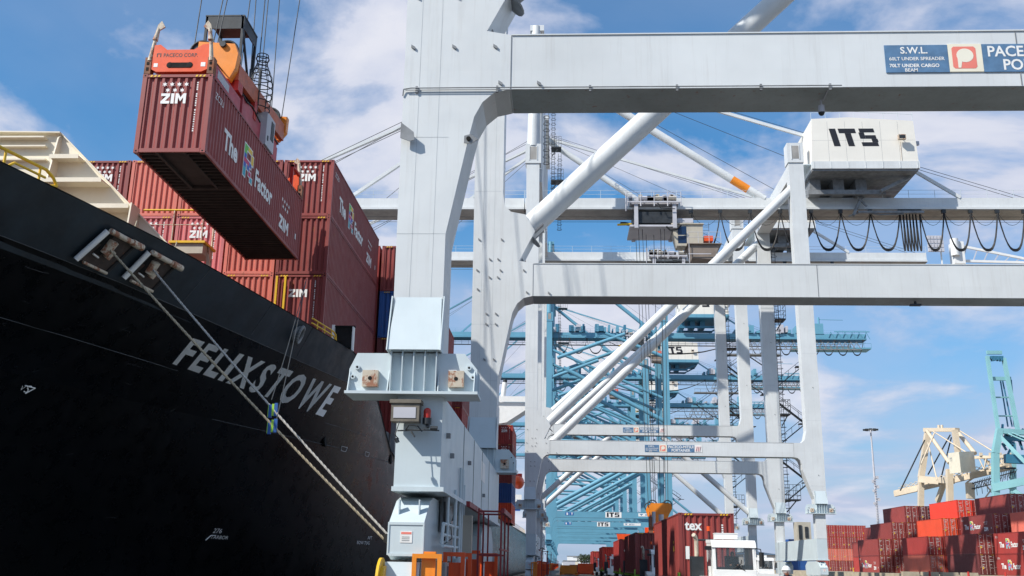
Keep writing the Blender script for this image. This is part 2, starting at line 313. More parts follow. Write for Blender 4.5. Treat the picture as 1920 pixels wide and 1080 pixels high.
def container_parts(root, col, end='front', near=False, side_txt=None, front_txt=None, L_=CL):
    mat = CP[col]; hw = CW/2
    s_ = MB()
    for sg in (-1, 1): corr(s_, .16, L_-.16, .278, .044, .14, CH-.07, lambda a, d, z, sg=sg: (sg*(hw-.012-d), a, z))
    corr(s_, -hw+.15, hw-.15, .262, .05, .14, CH-.10, lambda a, d, z: (a, L_-.03-d, z))
    s_.box(-hw+.03, hw-.03, .03, L_-.03, CH-.075, CH-.03)
    if end == 'front': corr(s_, -hw+.15, hw-.15, .268, .062, .16, CH-.11, lambda a, d, z: (a, .028+d, z))
    s_.build('wall_panels', mat, root)
    f = MB()
    for x in (-hw, hw-.15):
        for y in (0, L_-.15): f.box(x, x+.15, y, y+.15, .115, CH-.115)
    for sg in (-1, 1):
        f.box(sg*hw, sg*(hw-.07), .18, L_-.18, .02, .145); f.box(sg*hw, sg*(hw-.06), .18, L_-.18, CH-.075, CH-.012)
    for y in (0.004, L_-.084):
        f.box(-hw+.18, hw-.18, y, y+.08, .02, .155); f.box(-hw+.18, hw-.18, y, y+.08, CH-.11, CH-.012)
    for x in (-.62, -.38, -.14, .38):  # warning hatching at the top corners
        pass
    for sg in (-1, 1):
        for i in range(3):
            x = sg*(hw-.30-.13*i); f.add([(x-.05, -.001, CH-.10), (x+.02, -.001, CH-.10), (x+.06, -.001, CH-.03), (x-.01, -.001, CH-.03)], [(0, 1, 2, 3)], 1)
    f.build('frame', [mat, YELLOW], root)
    u_ = MB(); n = int(L_/.30)
    for i in range(n):
        y = .25+i*.30
        for a, b in (((-hw+.07, -.54), (.54, hw-.07)) if y < 3.3 else ((-hw+.07, hw-.07),)): u_.box(a, b, y, y+.05, .035, .13)
    u_.box(-hw+.07, hw-.07, .1, L_-.1, .15, .17)
    for x in (-.48, .48): u_.box(x-.05, x+.05, .1, 3.4, .028, .14)
    u_.box(-hw+.07, hw-.07, 3.4, 3.5, .028, .14)
    u_.build('floor', UNDERC, root)
    def cast(mb, x, y, z):
        mb.box(x, x+.172, y, y+.172, z, z+.118)
        for yy in (y-.0015, y+.1735): mb.add([(x+.055, yy, z+.035), (x+.12, yy, z+.035), (x+.12, yy, z+.085), (x+.055, yy, z+.085)], [(0, 1, 2, 3)], 1)
        for xx in (x-.0015, x+.1735): mb.add([(xx, y+.05, z+.04), (xx, y+.12, z+.04), (xx, y+.12, z+.08), (xx, y+.05, z+.08)], [(0, 1, 2, 3)], 1)
    cm = MB()
    for x in (-hw-.003, hw-.169):
        for y in (-.003, L_-.169):
            for z in (-.002, CH-.116):
                if near: cm = MB()
                cast(cm, x, y, z)
                if near: cm.build('corner_casting', [mat, VOIDM], root)
    if not near: cm.build('corner_castings', [mat, VOIDM], root)
    if end == 'door':
        for sg in (-1, 1):
            d = MB(); x0, x1 = (-1.08, -.012) if sg < 0 else (.012, 1.08)
            d.box(x0, x1, .035, .075, .16, CH-.115)
            for k in range(5):
                z = .42+k*.50; d.box(x0+.08, x1-.08, .02, .034, z-.16, z+.16)
            o = d.build('door', mat, root)
            r_ = MB()
            for x in (x0+.22, x1-.22):
                r_.tube((x, -.012, .10), (x, -.012, CH-.08), .028, n=6)
                for z in (.25, .75, 1.3, 1.9, 2.5): r_.box(x-.07, x+.07, -.02, .018, z-.035, z+.035)
                r_.box(x-.02, x+.30*sg, -.05, -.02, 1.08, 1.13)
            r_.build('lock_rods', ROD, o)
            if near is not None:
                t_ = MB(); rr = random.Random(sum(map(ord, col)) % 97+sg)
                for k in range(8):
                    z = 2.58-k*.23; x = x0+.30
                    if rr.random() < .75:
                        ww = rr.uniform(.12, .34); t_.box(x, x+ww, .004, .012, z, z+.055)
                        if rr.random() < .5: t_.box(x+ww+.05, x+ww+.16, .004, .012, z, z+.05)
                t_.build('marking', LETTER, o)
        st = MB(); sxx = random.Random(sum(map(ord, col))).choice((-.75, .55, .75)); st.box(sxx-.11, sxx+.11, -.001, .01, .85, 1.15); st.build('warning_sticker', YELLOW, root)
    if front_txt:
        t_ = MB()
        y = .018
        for row, (n_, z, off) in enumerate(((4, 2.52, 0), (3, 2.30, .0))):
            for i in range(n_):
                cx_ = -.05+(i-(n_-1)/2)*.25; pts = []
                for k in range(12):
                    r_ = .095 if k % 2 == 0 else .04; pts.append((cx_+r_*math.sin(k*math.pi/6), y, z+r_*math.cos(k*math.pi/6)))
                if front_txt != 'plain': t_.add(pts, [list(range(12))[::-1]])
        W_ = block('ZIM')[1]*.38; put_block(t_, 'ZIM', (-.07-W_/2*.9, y, 1.80), (1, 0, 0), (0, 0, 1), .38, 0, wide=.9)
        rr = random.Random(5)
        for k in range(22):
            if k in (4, 11): continue
            z = 2.55-k*.085; t_.box(.70, .745, .012, .018, z, z+rr.uniform(.03, .06))
        t_.build('lettering', LETTER, root)
    for sg, on in ((1, side_txt in ('factor', 'both')), (-1, side_txt in ('factorleft', 'both'))):
        if not on: continue
        t_ = MB(); X = sg*(hw-.004); 
        if sg > 0: O = lambda y, z: (X, y, z); U = (0, 1, 0); st0 = lambda y: y
        else: O = lambda y, z: (X, CL-y, z); U = (0, -1, 0)
        V = (0, 0, 1)
        t_.text('The', O(1.62, .92), U, V, .72, bold=.035, wide=.92)
        t_.text('Factor', O(5.32, .92), U, V, .70, bold=.035, wide=.88)
        t_.text('ZCSU', O(.45, 2.22), U, V, .24)
        put_block(t_, 'ZIM', O(8.85, .48), U, V, .58, 0, wide=.95)
        for row, (n_, z) in enumerate(((4, 1.78), (3, 1.50))):
            for i in range(n_):
                cy_ = 9.60+(i-(n_-1)/2)*.34; pts = []
                for k in range(12):
                    r_ = .12 if k % 2 == 0 else .05; q = O(cy_, 0); pts.append((X, q[1]+r_*math.sin(k*math.pi/6), z+r_*math.cos(k*math.pi/6)))
                t_.add(pts, [list(range(12))])
        t_.box(X-.001, X+.002, *( (11.35, 11.5) if sg > 0 else (CL-11.5, CL-11.35)), .75, 1.0)
        t_.build('lettering', LETTER, root)
        q_ = MB(); rows = ['11110', '10001', '10001', '11110', '10100', '10010', '10001']; rr = random.Random(3)
        cw, chh = .205, .18
        for j, row in enumerate(rows):
            for i, c_ in enumerate(row):
                for thick in (0,):
                    if c_ == '1':
                        y = 3.85+i*cw; z = 1.88-j*chh; yy = O(y, z)[1]; yy2 = O(y+cw*1.35, z)[1]
                        q_.add([(X+sg*.001, yy-.05*(1 if sg > 0 else -1), z-.05), (X+sg*.001, yy2+.05*(1 if sg > 0 else -1), z-.05), (X+sg*.001, yy2+.05*(1 if sg > 0 else -1), z+chh+.05), (X+sg*.001, yy-.05*(1 if sg > 0 else -1), z+chh+.05)], [(0, 1, 2, 3)], 5)
        # fold the white backing behind, colours in front
        for j, row in enumerate(rows):
            for i, c_ in enumerate(row):
                if c_ == '1':
                    y = 3.85+i*cw; z = 1.88-j*chh; yy = O(y, z)[1]; yy2 = O(y+cw*1.35, z)[1]
                    cidx = (0 if j < 2 else (1 if j in (2, 4) else (3 if j == 3 else 4))) if i < 2 else (2 if j < 3 else rr.choice((3, 4, 1)))
                    q_.add([(X+sg*.004+sg*.0004*j+sg*.00007*i, yy, z), (X+sg*.004+sg*.0004*j+sg*.00007*i, yy2, z), (X+sg*.004+sg*.0004*j+sg*.00007*i, yy2, z+chh), (X+sg*.004+sg*.0004*j+sg*.00007*i, yy, z+chh)], [(0, 1, 2, 3)], cidx)
        # white cells share a plane, so give each its own hair of depth
        for k in range(0, len(q_.v)):
            if abs(q_.v[k][0]-(X+sg*.001)) < 1e-6:
                v = q_.v[k]; q_.v[k] = (v[0]+sg*.00006*(k//4), v[1], v[2])
        q_.build('letter_r_emblem', RCOL+[LETTER], root)
    return root
_tmpl = {}
def place_container(x, y, z, col, end, label, group, near=False, side=None, front=None):
    """x = centre line, y = near end, z = bottom"""
    k = (col, end, near, side, front)
    if k not in _tmpl:
        o = empty('shipping_container', (x, y, z)); container_parts(o, col, end, near, side, front); _tmpl[k] = o
        for c in list(COL.objects):
            if c.parent: 
                lst = KID.setdefault(c.parent.name, [])
                if c not in lst: lst.append(c)
    else:
        o = copy_tree(_tmpl[k]); o.location = (x, y, z)
    return tag(o, label, 'container', group)

# the container in the air
place_container(-13.205, 30.0, 14.76, 'maroon', 'front', 'maroon container hanging in the air under the orange spreader, black underside showing', 'containers of the ship', True, 'factor', 'stars')
# front bay on deck: six columns, three tiers showing
ORD = ['first', 'second', 'third', 'fourth', 'fifth', 'sixth', 'seventh']
CN = {'maroon': 'maroon', 'salmon': 'faded salmon', 'pink': 'faded pink', 'red': 'red', 'blue': 'blue', 'orange': 'orange', 'scarlet': 'bright scarlet', 'brown': 'dark brown', 'navy': 'navy'}
bay1 = {(0, 2): ('maroon', 'stars', 'factor'), (0, 1): ('maroon', None, None), (0, 0): ('maroon', 'plain', None),
        (1, 2): ('maroon', 'stars', None), (1, 1): ('salmon', None, None), (1, 0): ('salmon', None, None),
        (2, 2): ('salmon', None, None), (2, 1): ('pink', 'stars', None), (2, 0): ('salmon', None, None),
        (3, 2): ('salmon', None, None), (3, 1): ('pink', 'stars', None), (3, 0): ('maroon', None, None),
        (4, 2): ('maroon', 'stars', None), (4, 1): ('salmon', None, None), (5, 2): ('maroon', 'stars', None), (5, 1): ('maroon', None, None), (4, 0): ('maroon', None, None)}
TI = ['third from the top', 'second from the top', 'topmost']
for (c_, t_), (col, ft, sd) in bay1.items():
    place_container(-12.33-c_*2.52, 44.0+random.uniform(-.03, .03), 8.85+2.9*(t_+1)-.02, col, 'front', f'{CN[col]} container in the front deck bay, {TI[t_]}, {ORD[c_]} column from quay', 'containers of the ship', c_ < 2, sd, ft)
# bays further aft
bays = [(57.5, [(-9.92, 8.85, ['red', 'brown', 'blue', 'maroon']), (-12.5, 8.85, ['red', 'maroon', 'maroon', 'red'])]),
        (71.0, [(-10.62, 8.85, ['maroon', 'red', 'maroon', 'red']), (-13.2, 8.85, ['maroon', 'maroon', 'maroon'])]),
        (84.5, [(-9.85, 8.85, ['maroon', 'red', 'maroon'])]), (98.0, [(-10.2, 8.85, ['red', 'brown', 'maroon', 'maroon'])]),
        (111.5, [(-10.4, 8.9, ['red', 'maroon', 'maroon', 'red', 'maroon'])]), (125.0, [(-10.4, 8.9, ['brown', 'maroon', 'red', 'maroon', 'brown'])]), (137.7, [(-11.0, 8.9, ['brown', 'maroon', 'red', 'maroon', 'brown'])]),
        (150.0, [(-8.75, 7.5, ['orange', 'blue', 'maroon', 'maroon', 'red']), (-11.3, 7.5, ['red', 'brown', 'maroon', 'red', 'maroon'])])]
BN = ['second', 'third', 'fourth', 'fifth', 'sixth', 'seventh', 'eighth', 'rearmost']
for bi, (y, cols) in enumerate(bays):
    for ci, (x, z0, tiers) in enumerate(cols):
        for ti, col in enumerate(tiers):
            place_container(x, y, z0+2.9*ti, col, 'front', f'{CN[col]} container in tier {ti+1} of the {BN[bi]} ship bay, {"quay side" if ci == 0 else "inner"} column', 'containers of the ship', False, None, 'stars' if (ti in (3, 4) and bi == 7) else None)

# ================================================================= the ship
TOPX = [(-6, -26.5), (5, -21.5), (14, -16.9), (19, -14.8), (22, -13.9), (25, -13.05), (28, -12.3), (32, -11.55), (36, -10.9), (40, -10.3), (44, -9.7), (48, -9.25), (53, -9.0), (58, -8.62), (320, -8.6)]
TOPZ = [(-6, 12.6), (14, 11.3), (22, 11.02), (44.4, 11.0), (46, 10.75), (47.5, 10.35), (49, 9.8), (50.5, 9.05), (52, 8.1), (53.2, 7.25), (54.5, 7.0), (100, 7.1), (150, 7.7), (260, 8.7)]
KF = [(-6, 1.15), (14, 1.08), (22, 1.0), (27, .95), (33, .80), (38, .62), (42, .46), (47, .25), (53, .06), (56, 0.0), (320, 0)]
def hull_x(Y, z):
    x = lerp(TOPX, Y); k = lerp(KF, Y); kn = 11-1.35
    d = 11-z
    if d <= 1.35: return x-k*.85*d
    x -= k*.85*1.35
    if z >= 6.8: return x-k*(kn-z)
    x -= k*(kn-6.8)
    e = 6.8-z
    return x-k*.85*(e-.018*e*e)
def hull_hit(px, py):
    d = CR*((px-960)/F_PX) + CU*((540-py)/F_PX) + _f; t = 10
    while t < 120:
        p = EYE+d*t
        if p.x <= hull_x(p.y, p.z): break
        t += .01
    return p.y, p.z
ship = empty('container_ship', (-25, 40, -3), 'huge black container ship moored left of the quay, FELIXSTOWE on its flared bow', 'ship')
def sb(mb, name, mat, par=ship, label=None):
    o = mb.build(name, mat, par, label); o.location = (25, -40, 3); return o
def spart(mb, name, mat, par, label=None): return mb.build(name, mat, par, label)
YS = [-6, 0, 5, 10, 14, 17, 20, 22, 24, 26, 28, 30, 32, 34, 36, 38, 40, 42, 44, 45, 46, 47, 48, 49, 50, 51, 52, 53, 54, 56, 70, 100, 130, 170, 210, 260, 300]
def grid(levels, side, mb, lo=None, hi=None):
    vs_ = []; fs = []; n = len(levels)
    for Y in YS:
        zt = lerp(TOPZ, Y)
        for lv in levels:
            z = min(lv, zt) if lv is not None else zt
            x = hull_x(Y, z); vs_.append((x if side > 0 else -50-x, Y, z))
    for j in range(len(YS)-1):
        for i in range(n-1): fs.append((j*n+i, (j+1)*n+i, (j+1)*n+i+1, j*n+i+1))
    mb.add(vs_, fs, 0, True)
h_ = MB()
for side in (1, -1): grid([9.65, 8.7, 7.75, 6.8], side, h_); grid([6.8, 5, 3, 1, -1, -3.5], side, h_)
Yb = YS[0]
h_.add([(hull_x(Yb, 12), Yb, 12), (-50-hull_x(Yb, 12), Yb, 12), (-50-hull_x(Yb, -3), Yb, -3), (hull_x(Yb, -3), Yb, -3)], [(0, 1, 2, 3)])
hull = sb(h_, 'hull', HULL)
b_ = MB()
for side in (1, -1): grid([None, 10.6, 10.1, 9.65], side, b_)
# cap rail and inner face of the bulwark
for a, c in zip(YS, YS[1:]):
    for side in (1, -1):
        P = []
        for Y in (a, c):
            zt = lerp(TOPZ, Y); x = hull_x(Y, zt)
            P += [(x+.03, Y, zt+.02), (x-.16, Y, zt+.02), (hull_x(Y, 9.6)-.16, Y, min(zt-.05, 9.4))]
        P = [(p if side > 0 else (-50-p[0], p[1], p[2])) for p in P]
        b_.add(P, [(0, 1, 4, 3), (1, 2, 5, 4)])
bul = sb(b_, 'bulwark', BULW, label='dark bulwark band along the top of the bow, tinted with reflected sky')
d_ = MB()
for a, c in zip(YS, YS[1:]):
    for Y0_, Y1_ in ((a, c),):
        z = 9.4 if c <= 46 else 6.7
        xa, xc = hull_x(a, z)+.0-.02, hull_x(c, z)-.02
        d_.add([(xa, a, z), (xc, c, z), (-50-xc, c, z), (-50-xa, a, z)], [(0, 1, 2, 3)])
d_.box(-39, -11.2, 46, 46.2, 6.7, 9.4)
sb(d_, 'deck', DECK)
def hp(Y, z, off=.012): return (hull_x(Y, z)+off, Y, z)
# weld seams
w_ = MB()
for z, y0, y1 in ((9.65, 6, 53), (6.8, 37, 53), (8.0, 6, 33.5), (6.1, 6, 26), (7.7, 44.3, 49)):
    P = [hp(y0+(y1-y0)*i/60, min(z, lerp(TOPZ, y0+(y1-y0)*i/60)-.02), .012) for i in range(61)]
    w_.path(P, .014, 4)
for Y in (35.6, 31.0, 39.5): w_.path([hp(Y, 11-.1*i, .01) for i in range(int(13.5) if Y != 39.5 else 14)], .012, 4)
sb(w_, 'weld_seams', paint('weld_bead_paint', (0.06, 0.065, 0.07), 0.5, 0.3))
# scrapes and scratches on the plating
q = MB(); r9 = random.Random(4)
for k in range(150):
    Y = r9.uniform(23, 52); z = r9.uniform(3.0, 9.4); ln = r9.uniform(.1, .8); sl_ = r9.uniform(-.5, .9) if r9.random() < .6 else r9.uniform(-.1, .1)
    P = [hp(Y+ln*i/4, z+ln*sl_*i/4+r9.uniform(-.02, .02), .006) for i in range(5)]; wq = r9.uniform(.004, .014)
    q.add([c for p in P for c in (p, (p[0], p[1], p[2]+wq))], [(2*i, 2*i+2, 2*i+3, 2*i+1) for i in range(4)])
sb(q, 'scrape_marks', paint('scrape_marks', (0.035, 0.032, 0.032), .6, .4))
# name on the bow
F1 = hull_hit(323, 680); F2 = hull_hit(360, 635); E1 = hull_hit(606, 779); E2 = hull_hit(638, 728)
def namefn(x, y):
    s = x
    b = [F1[i]+(E1[i]-F1[i])*s for i in (0, 1)]; t = [F2[i]+(E2[i]-F2[i])*s for i in (0, 1)]
    Y = b[0]+(t[0]-b[0])*y; z = b[1]+(t[1]-b[1])*y
    return hp(Y, z, .03)
n_ = MB(); xs = 0; lay = []
for ch in 'FELIXSTOWE':
    vs_, fs, W_ = glyphs(ch, .032); k = .80 if ch not in 'I' else 1.0; lay.append((ch, xs, k)); xs += W_*k+.17
tot = xs-.17
for ch, x0_, k in lay:
    vs_, fs, W_ = glyphs(ch, .032); n_.add([namefn((x*k+x0_)/tot, y) for x, y in vs_], fs); sb(n_, 'name_lettering', LETTERH, label='white letters FELIXSTOWE')
# small hull marks
mk = MB()
def hullmark(txt, px, py, h, dirn=1):
    Y, z = hull_hit(px, py); mk.text(txt, (0, 0, 0), (0, 0, 0), (0, 0, 0), h, fn=lambda x, y: hp(Y+x, z+y*.8, .03))
def hline(p, q):
    a = hull_hit(*p); b = hull_hit(*q); mk.path([hp(a[0]+(b[0]-a[0])*i/6, a[1]+(b[1]-a[1])*i/6, .03) for i in range(7)], .022, 4)
hullmark('V', 33, 731, .16); hullmark('S', 41, 735, .26); hline((45, 723), (64, 728)); hline((64, 728), (45, 738))
hullmark('276', 397, 999, .22); hline((384, 1013), (394, 1004)); hline((394, 1004), (403, 1004)); hullmark('TARBOR', 392, 1010, .17)
hullmark('AFT', 688, 1011, .2); hullmark('BOW TUG', 668, 1020, .2)
for px, py in ((645, 838), (688, 848)):
    Y, z = hull_hit(px, py); mk.path([hp(Y-.28, z, .03), hp(Y-.22, z-.2, .03), hp(Y+.22, z-.2, .03), hp(Y+.28, z, .03), hp(Y-.28, z, .03)], .010, 4)
sb(mk, 'draught_marks', LETTERH)
# hawse pipe
Y, z = hull_hit(557, 626); c = Vector(hp(Y, z)); nrm = Vector((1, .12, -.35)).normalized()
a_ = MB(); a_.ring(c+nrm*.12, nrm, .34, .08, 24); a_.tube(c-nrm*.1, c+nrm*.12, .36, n=24, caps=False); o = sb(a_, 'hawse_pipe', MID); a_ = MB(); a_.disc(c+nrm*.08, nrm, .29, .05); spart(a_, 'pipe_bore', VOIDM, o)
for px, py in ((610, 827), (733, 861)):
    Y, z = hull_hit(px, py); a_ = MB(); a_.disc(hp(Y, z, 0), (1, 0, 0), .26, .06); o = sb(a_, 'scupper', VOIDM)
# mooring fairleads set into the bulwark
FPL = paint('fairlead_plate', (0.05, 0.035, 0.03), .6, .4, 3, rust=.3)
def fairlead(TL, TR, BL, BR):
    c4 = [hull_hit(*p) for p in (TL, TR, BL, BR)]
    def q(s, t, off):
        a = [c4[2][i]+(c4[3][i]-c4[2][i])*s for i in (0, 1)]; b = [c4[0][i]+(c4[1][i]-c4[0][i])*s for i in (0, 1)]
        return hp(a[0]+(b[0]-a[0])*t, a[1]+(b[1]-a[1])*t, off)
    def grid_(mb, s0, s1, t0, t1, off, n=6, m=0): mb.add([q(s0+(s1-s0)*i/n, t0+(t1-t0)*j/n, off) for j in range(n+1) for i in range(n+1)], [(j*(n+1)+i, j*(n+1)+i+1, (j+1)*(n+1)+i+1, (j+1)*(n+1)+i) for j in range(n) for i in range(n)], m)
    fr = MB(); grid_(fr, 0, 1, 0, 1, .10); o = sb(fr, 'fairlead', FPL)
    m_ = MB(); m_.tube(q(0, -.05, .2), q(0, .98, .2), .085, n=10); spart(m_, 'side_roller', WHITE, o)
    m_ = MB(); m_.tube(q(.04, 1.0, .24), q(1.08, 1.0, .24), .085, n=10); m_.tube(q(.78, 1.0, .24), q(1.12, 1.0, .24), .11, n=10); spart(m_, 'top_roller', RUSTY, o)
    m_ = MB(); m_.tube(q(.22, -.02, .18), q(.98, -.02, .18), .05, n=8); spart(m_, 'bottom_roller', RUSTY, o)
    m_ = MB(); m_.tube(q(1.0, .0, .12), q(1.0, .95, .12), .055, n=8); m_.tube(q(.10, .04, .13), q(.10, .96, .13), .06, n=8); spart(m_, 'frame_bars', BLACK, o)
    m_ = MB(); m_.tube(q(.48, .45, .14), q(.40, .85, .14), .17, n=8); m_.tube(q(.62, .36, .14), q(.60, .62, .14), .13, n=8); spart(m_, 'guide_block', RUSTY, o)
    m_ = MB(); grid_(m_, .24, .46, .34, .74, .13, 3); grid_(m_, .16, .32, .62, .95, .13, 2); spart(m_, 'opening', VOIDM, o)
    m_ = MB(); m_.tube(q(.26, .30, .15), q(.46, .27, .15), .03, n=6); spart(m_, 'opening_lip', WHITE, o)
    return Vector(q(.40, .60, .2))
fl1 = fairlead((190, 432), (245, 461), (132, 484), (190, 512)); fl2 = fairlead((268, 472), (320, 500), (222, 519), (277, 546))
# cream breakwater with shelves, on the foredeck
bw = MB(); YB = 36.0
P0 = at(117, 252, Y=YB); P1 = at(315, 460, Y=YB)
bw.prism([(-30, 9.5), (P1.x+2.4, 9.5+1.5), (P1.x, P1.z), (P0.x, P0.z), (-30, P0.z+.15)], YB, YB+.04, 'xz')
o = sb(bw, 'breakwater', CREAM, label='cream stiffened breakwater plate on the foredeck')
def bx(px, py): p = at(px, py, Y=YB); return p.x, p.z
e_ = MB()
for (lx, ly), (rx, ry), dp in (((105, 303), (165, 300), .55), ((95, 350), (212, 345), .75), ((115, 398), (262, 393), .75)):
    x0, zz = bx(lx, ly); x1, _ = bx(rx, ry); e_.box(x0, x1-.12, YB-dp, YB-.003, zz-.03, zz+.03); e_.box(x0, x1-.12, YB-dp-.012, YB-dp, zz-.09, zz+.09)
for ly in (262, 277, 302): 
    x1, zz = bx(90, ly); e_.box(-29, x1, YB-.22-.1*(ly == 262), YB-.003, zz-.03, zz+.03)
spart(e_, 'shelf_stiffeners', CREAM, o)
e_ = MB(); x1, z1 = bx(116, 254); e_.prism([(YB, z1), (YB-.25, z1-.2), (YB-1.6, 10.9), (YB-1.6, 9.5), (YB, 9.5)], x1-.03, x1+.03, 'yz'); x1, z1 = bx(262, 393); e_.prism([(YB-.003, z1), (YB-.8, z1), (YB-1.2, 10.9), (YB-1.2, 9.5), (YB-.003, 9.5)], x1-.03, x1+.03, 'yz'); spart(e_, 'bracket_webs', CREAM, o)
e_ = MB(); e_.beam((P0.x, YB-.05, P0.z), (P1.x+.05, YB-.05, P1.z), .14, .05); e_.beam((-30, YB-.10, P0.z+.17), (P0.x, YB-.10, P0.z), .25, .05); spart(e_, 'edge_flange', CREAM, o)
# yellow bow rail and bulwark rail
def topat(Y, dz, off=-.1): return Vector((hull_x(Y, lerp(TOPZ, Y))+off, Y, lerp(TOPZ, Y)+dz))
r_ = MB(); ys = [18+.5*i for i in range(12)]
r_.path([topat(y, .42) for y in ys]+[topat(23.75, .30), topat(23.9, .12), topat(23.6, .0)], .045, 8)
r_.path([topat(22.3, .02), topat(22.5, .2), topat(23.5, .2)], .035, 6)
for y in (21.2, 22.2, 23.3): r_.path([topat(y, .0), topat(y, .42)], .035, 6)
r_.path([topat(20.4, .02), topat(20.6, .2), topat(21.0, .42)], .035, 6)
sb(r_, 'bow_rail', YELLOW)
r_ = MB(); a = at(607, 588, Y=42); yb = 41.2
for dz in (.42, .22): r_.path([topat(39.6, dz), topat(42.0, dz), topat(42.3, dz-.1), topat(42.4, -.05)], .035, 6)
for y in (40.2, 41.0, 41.8): r_.path([topat(y, -.02), topat(y, .42)], .03, 6)
sb(r_, 'bulwark_rail', YELLOW)
# lookout platform with yellow rail
def pp(px, py, Y=40.0): return at(px, py, Y=Y)
pl = MB(); a = pp(318, 452); b = pp(386, 449); pl.box(a.x, b.x, 39.9, 41.3, a.z-.10, a.z); o = sb(pl, 'lookout_platform', YELLOW)
pl = MB(); pl.box(a.x+.1, b.x-.1, 40.0, 41.2, a.z-.55, a.z-.105); spart(pl, 'platform_box', BEIGE, o)
pl = MB(); t1 = pp(268, 408); t2 = pp(385, 389); t2.z = t1.z+.35; t1.z = t2.z
pl.tube((t1.x, 40, t1.z), (t2.x, 40, t2.z), .045, n=8); pl.tube((t2.x, 40, t2.z), (t2.x+.05, 41.2, t2.z), .045, n=8)
spart(pl, 'hand_rail', YELLOW, o)
pl = MB()
for x in (t1.x+1.4, t2.x-.02): pl.tube((x, 40, a.z-.1), (x, 40, t2.z), .035, n=6)
pl.tube((t2.x+.02, 41.2, a.z-.9), (t2.x+.02, 41.2, t2.z), .05, n=6); pl.tube((t1.x, 40, a.z+.75), (t2.x, 40, a.z+.75), .02, n=6)
spart(pl, 'rail_posts', RUSTY, o)
pl = MB(); pl.beam((b.x-.1, 40.6, a.z-.1), (b.x+.35, 40.6, 10.6), .14, .14); pl.tube((a.x+.8, 40.2, 9.4), (a.x+.8, 40.2, a.z), .05, n=6); spart(pl, 'support_leg', RUSTY, o)
r_ = MB(); 
for px in (518, 534): p = at(px, 540, Y=43.85); r_.box(p.x-.045, p.x+.045, 43.8, 43.9, 9.4, 14.5)
sb(r_, 'cell_guides', YELLOW)
# boarding gap on the forward shoulder
a = at(642, 618, Y=44.3); b = at(668, 650, Y=44.3)
k_ = MB(); k_.box(-10.4, -9.62, 43.6, 43.7, 11.0, 12.0); k_.box(-10.42, -9.5, 43.55, 43.75, 12.0, 12.06)
o = sb(k_, 'door_screen', VOIDM, label='dark box opening on top of the bulwark')
k_ = MB(); k_.box(-10.55, -10.42, 43.5, 43.8, 11.0, 12.08); k_.box(-9.6, -9.54, 43.5, 43.8, 10.9, 12.0); spart(k_, 'door_frame', WHITE, o)
# rails, lashing gear and accommodation further aft
r_ = MB()
for i in range(58):
    y = 58+3.4*i; z0 = lerp(TOPZ, y); r_.tube((-9.15, y, z0), (-9.15, y, z0+1.1), .03, n=4)
r_.path([(-9.15, 56+i*10, lerp(TOPZ, 56+i*10)+1.1) for i in range(20)], .03, 4); r_.path([(-9.15, 56+i*10, lerp(TOPZ, 56+i*10)+.6) for i in range(20)], .02, 4)
sb(r_, 'deck_rail', YELLOW)
r_ = MB()
for y in (56.7, 70.2, 83.7, 97.2, 110.7, 124.2, 137.5, 149.0, 163.5, 177):
    zt = 12.5 if y < 80 else 10.5
    if y == 124.2: sb(r_, 'lashing_bridges', MID); r_ = MB()
    for x in (-9.9, -12.4): r_.box(x, x+.25, y, y+.4, 6.8, zt)
    r_.box(-34, -9.7, y, y+.4, zt, zt+.2)
sb(r_, 'lashing_bridges', YELLOW)
r_ = MB(); r_.box(-40, -10, 56, 147, 6.7, 8.83); r_.box(-40, -8.9, 147.2, 164, 6.7, 7.48); sb(r_, 'hatch_coaming', MID)
ac = MB(); ac.box(-40, -12.9, 190, 204, 7, 31.5); acc = sb(ac, 'accommodation_block', WHITE)
ac = MB(); ac.prism([(-13, 31.9), (-7.2, 31.9), (-7.2, 30.4), (-10.8, 28.0), (-13, 27.6)], 190.5, 196, 'xz'); ac.box(-36, -7.2, 190, 190.2, 31.9, 33.0); spart(ac, 'bridge_wing', WHITE, acc)
ac = MB(); ac.box(-30, -20, 190.5, 200, 31.5, 34.5); spart(ac, 'wheelhouse', WHITE, acc)
ac = MB()
for k in range(9): ac.box(-29.5+k*1.05, -28.7+k*1.05, 190.35, 190.49, 32.6, 33.7)
for r0 in range(6):
    for k in range(10): ac.box(-36+k*2.2, -35.1+k*2.2, 189.95, 189.995, 11+r0*3.2, 12.0+r0*3.2)
spart(ac, 'windows', GLASS, acc)
ac = MB(); ac.tube((-11.9, 193, 32), (-11.4, 193, 36.2), .5, n=8); ac.tube((-11.4, 193, 36.2), (-11.35, 193, 36.8), .42, n=8, m=1); ac.path([(-11.4, 193, 36.6), (-15, 193, 40.5)], .06, 4, m=1); spart(ac, 'signal_mast', [WHITE, DARK], acc)
dv = MB(); dv.path([(-12.5, 190, 20), (-9.2, 190, 19.2), (-8.4, 190, 18.4)], .15, 6); dv.path([(-12.5, 190, 14), (-9.5, 190, 14.5), (-8.0, 190, 13.4)], .2, 6); dv.box(-12.5, -7.4, 189, 196, 12.9, 13.2); dv.box(-11.5, -7.6, 189, 189.1, 13.3, 14.2); spart(dv, 'davit', WHITE, acc)
dv = MB(); dv.box(-11.4, -7.8, 188.8, 188.9, 11.2, 12.4); spart(dv, 'deck_sign', BLUE, acc)
lb = MB(); lb.ell((0, 0, 0), 1.15, 3.6, 1.25); L_b = empty('lifeboat', (-8.4, 192, 16.7), 'orange enclosed lifeboat hanging at the side of the white accommodation block', 'lifeboat')
lb.build('boat_hull', ORANGE, L_b); lb = MB(); lb.ring((0, 0, 0), (0, 0, 1), 1.17, .09, 16); lb.build('rubbing_strake', BLACK, L_b); lb = MB(); lb.box(-.7, .7, -.9, .9, 1.0, 1.6); lb.build('canopy', RED, L_b)

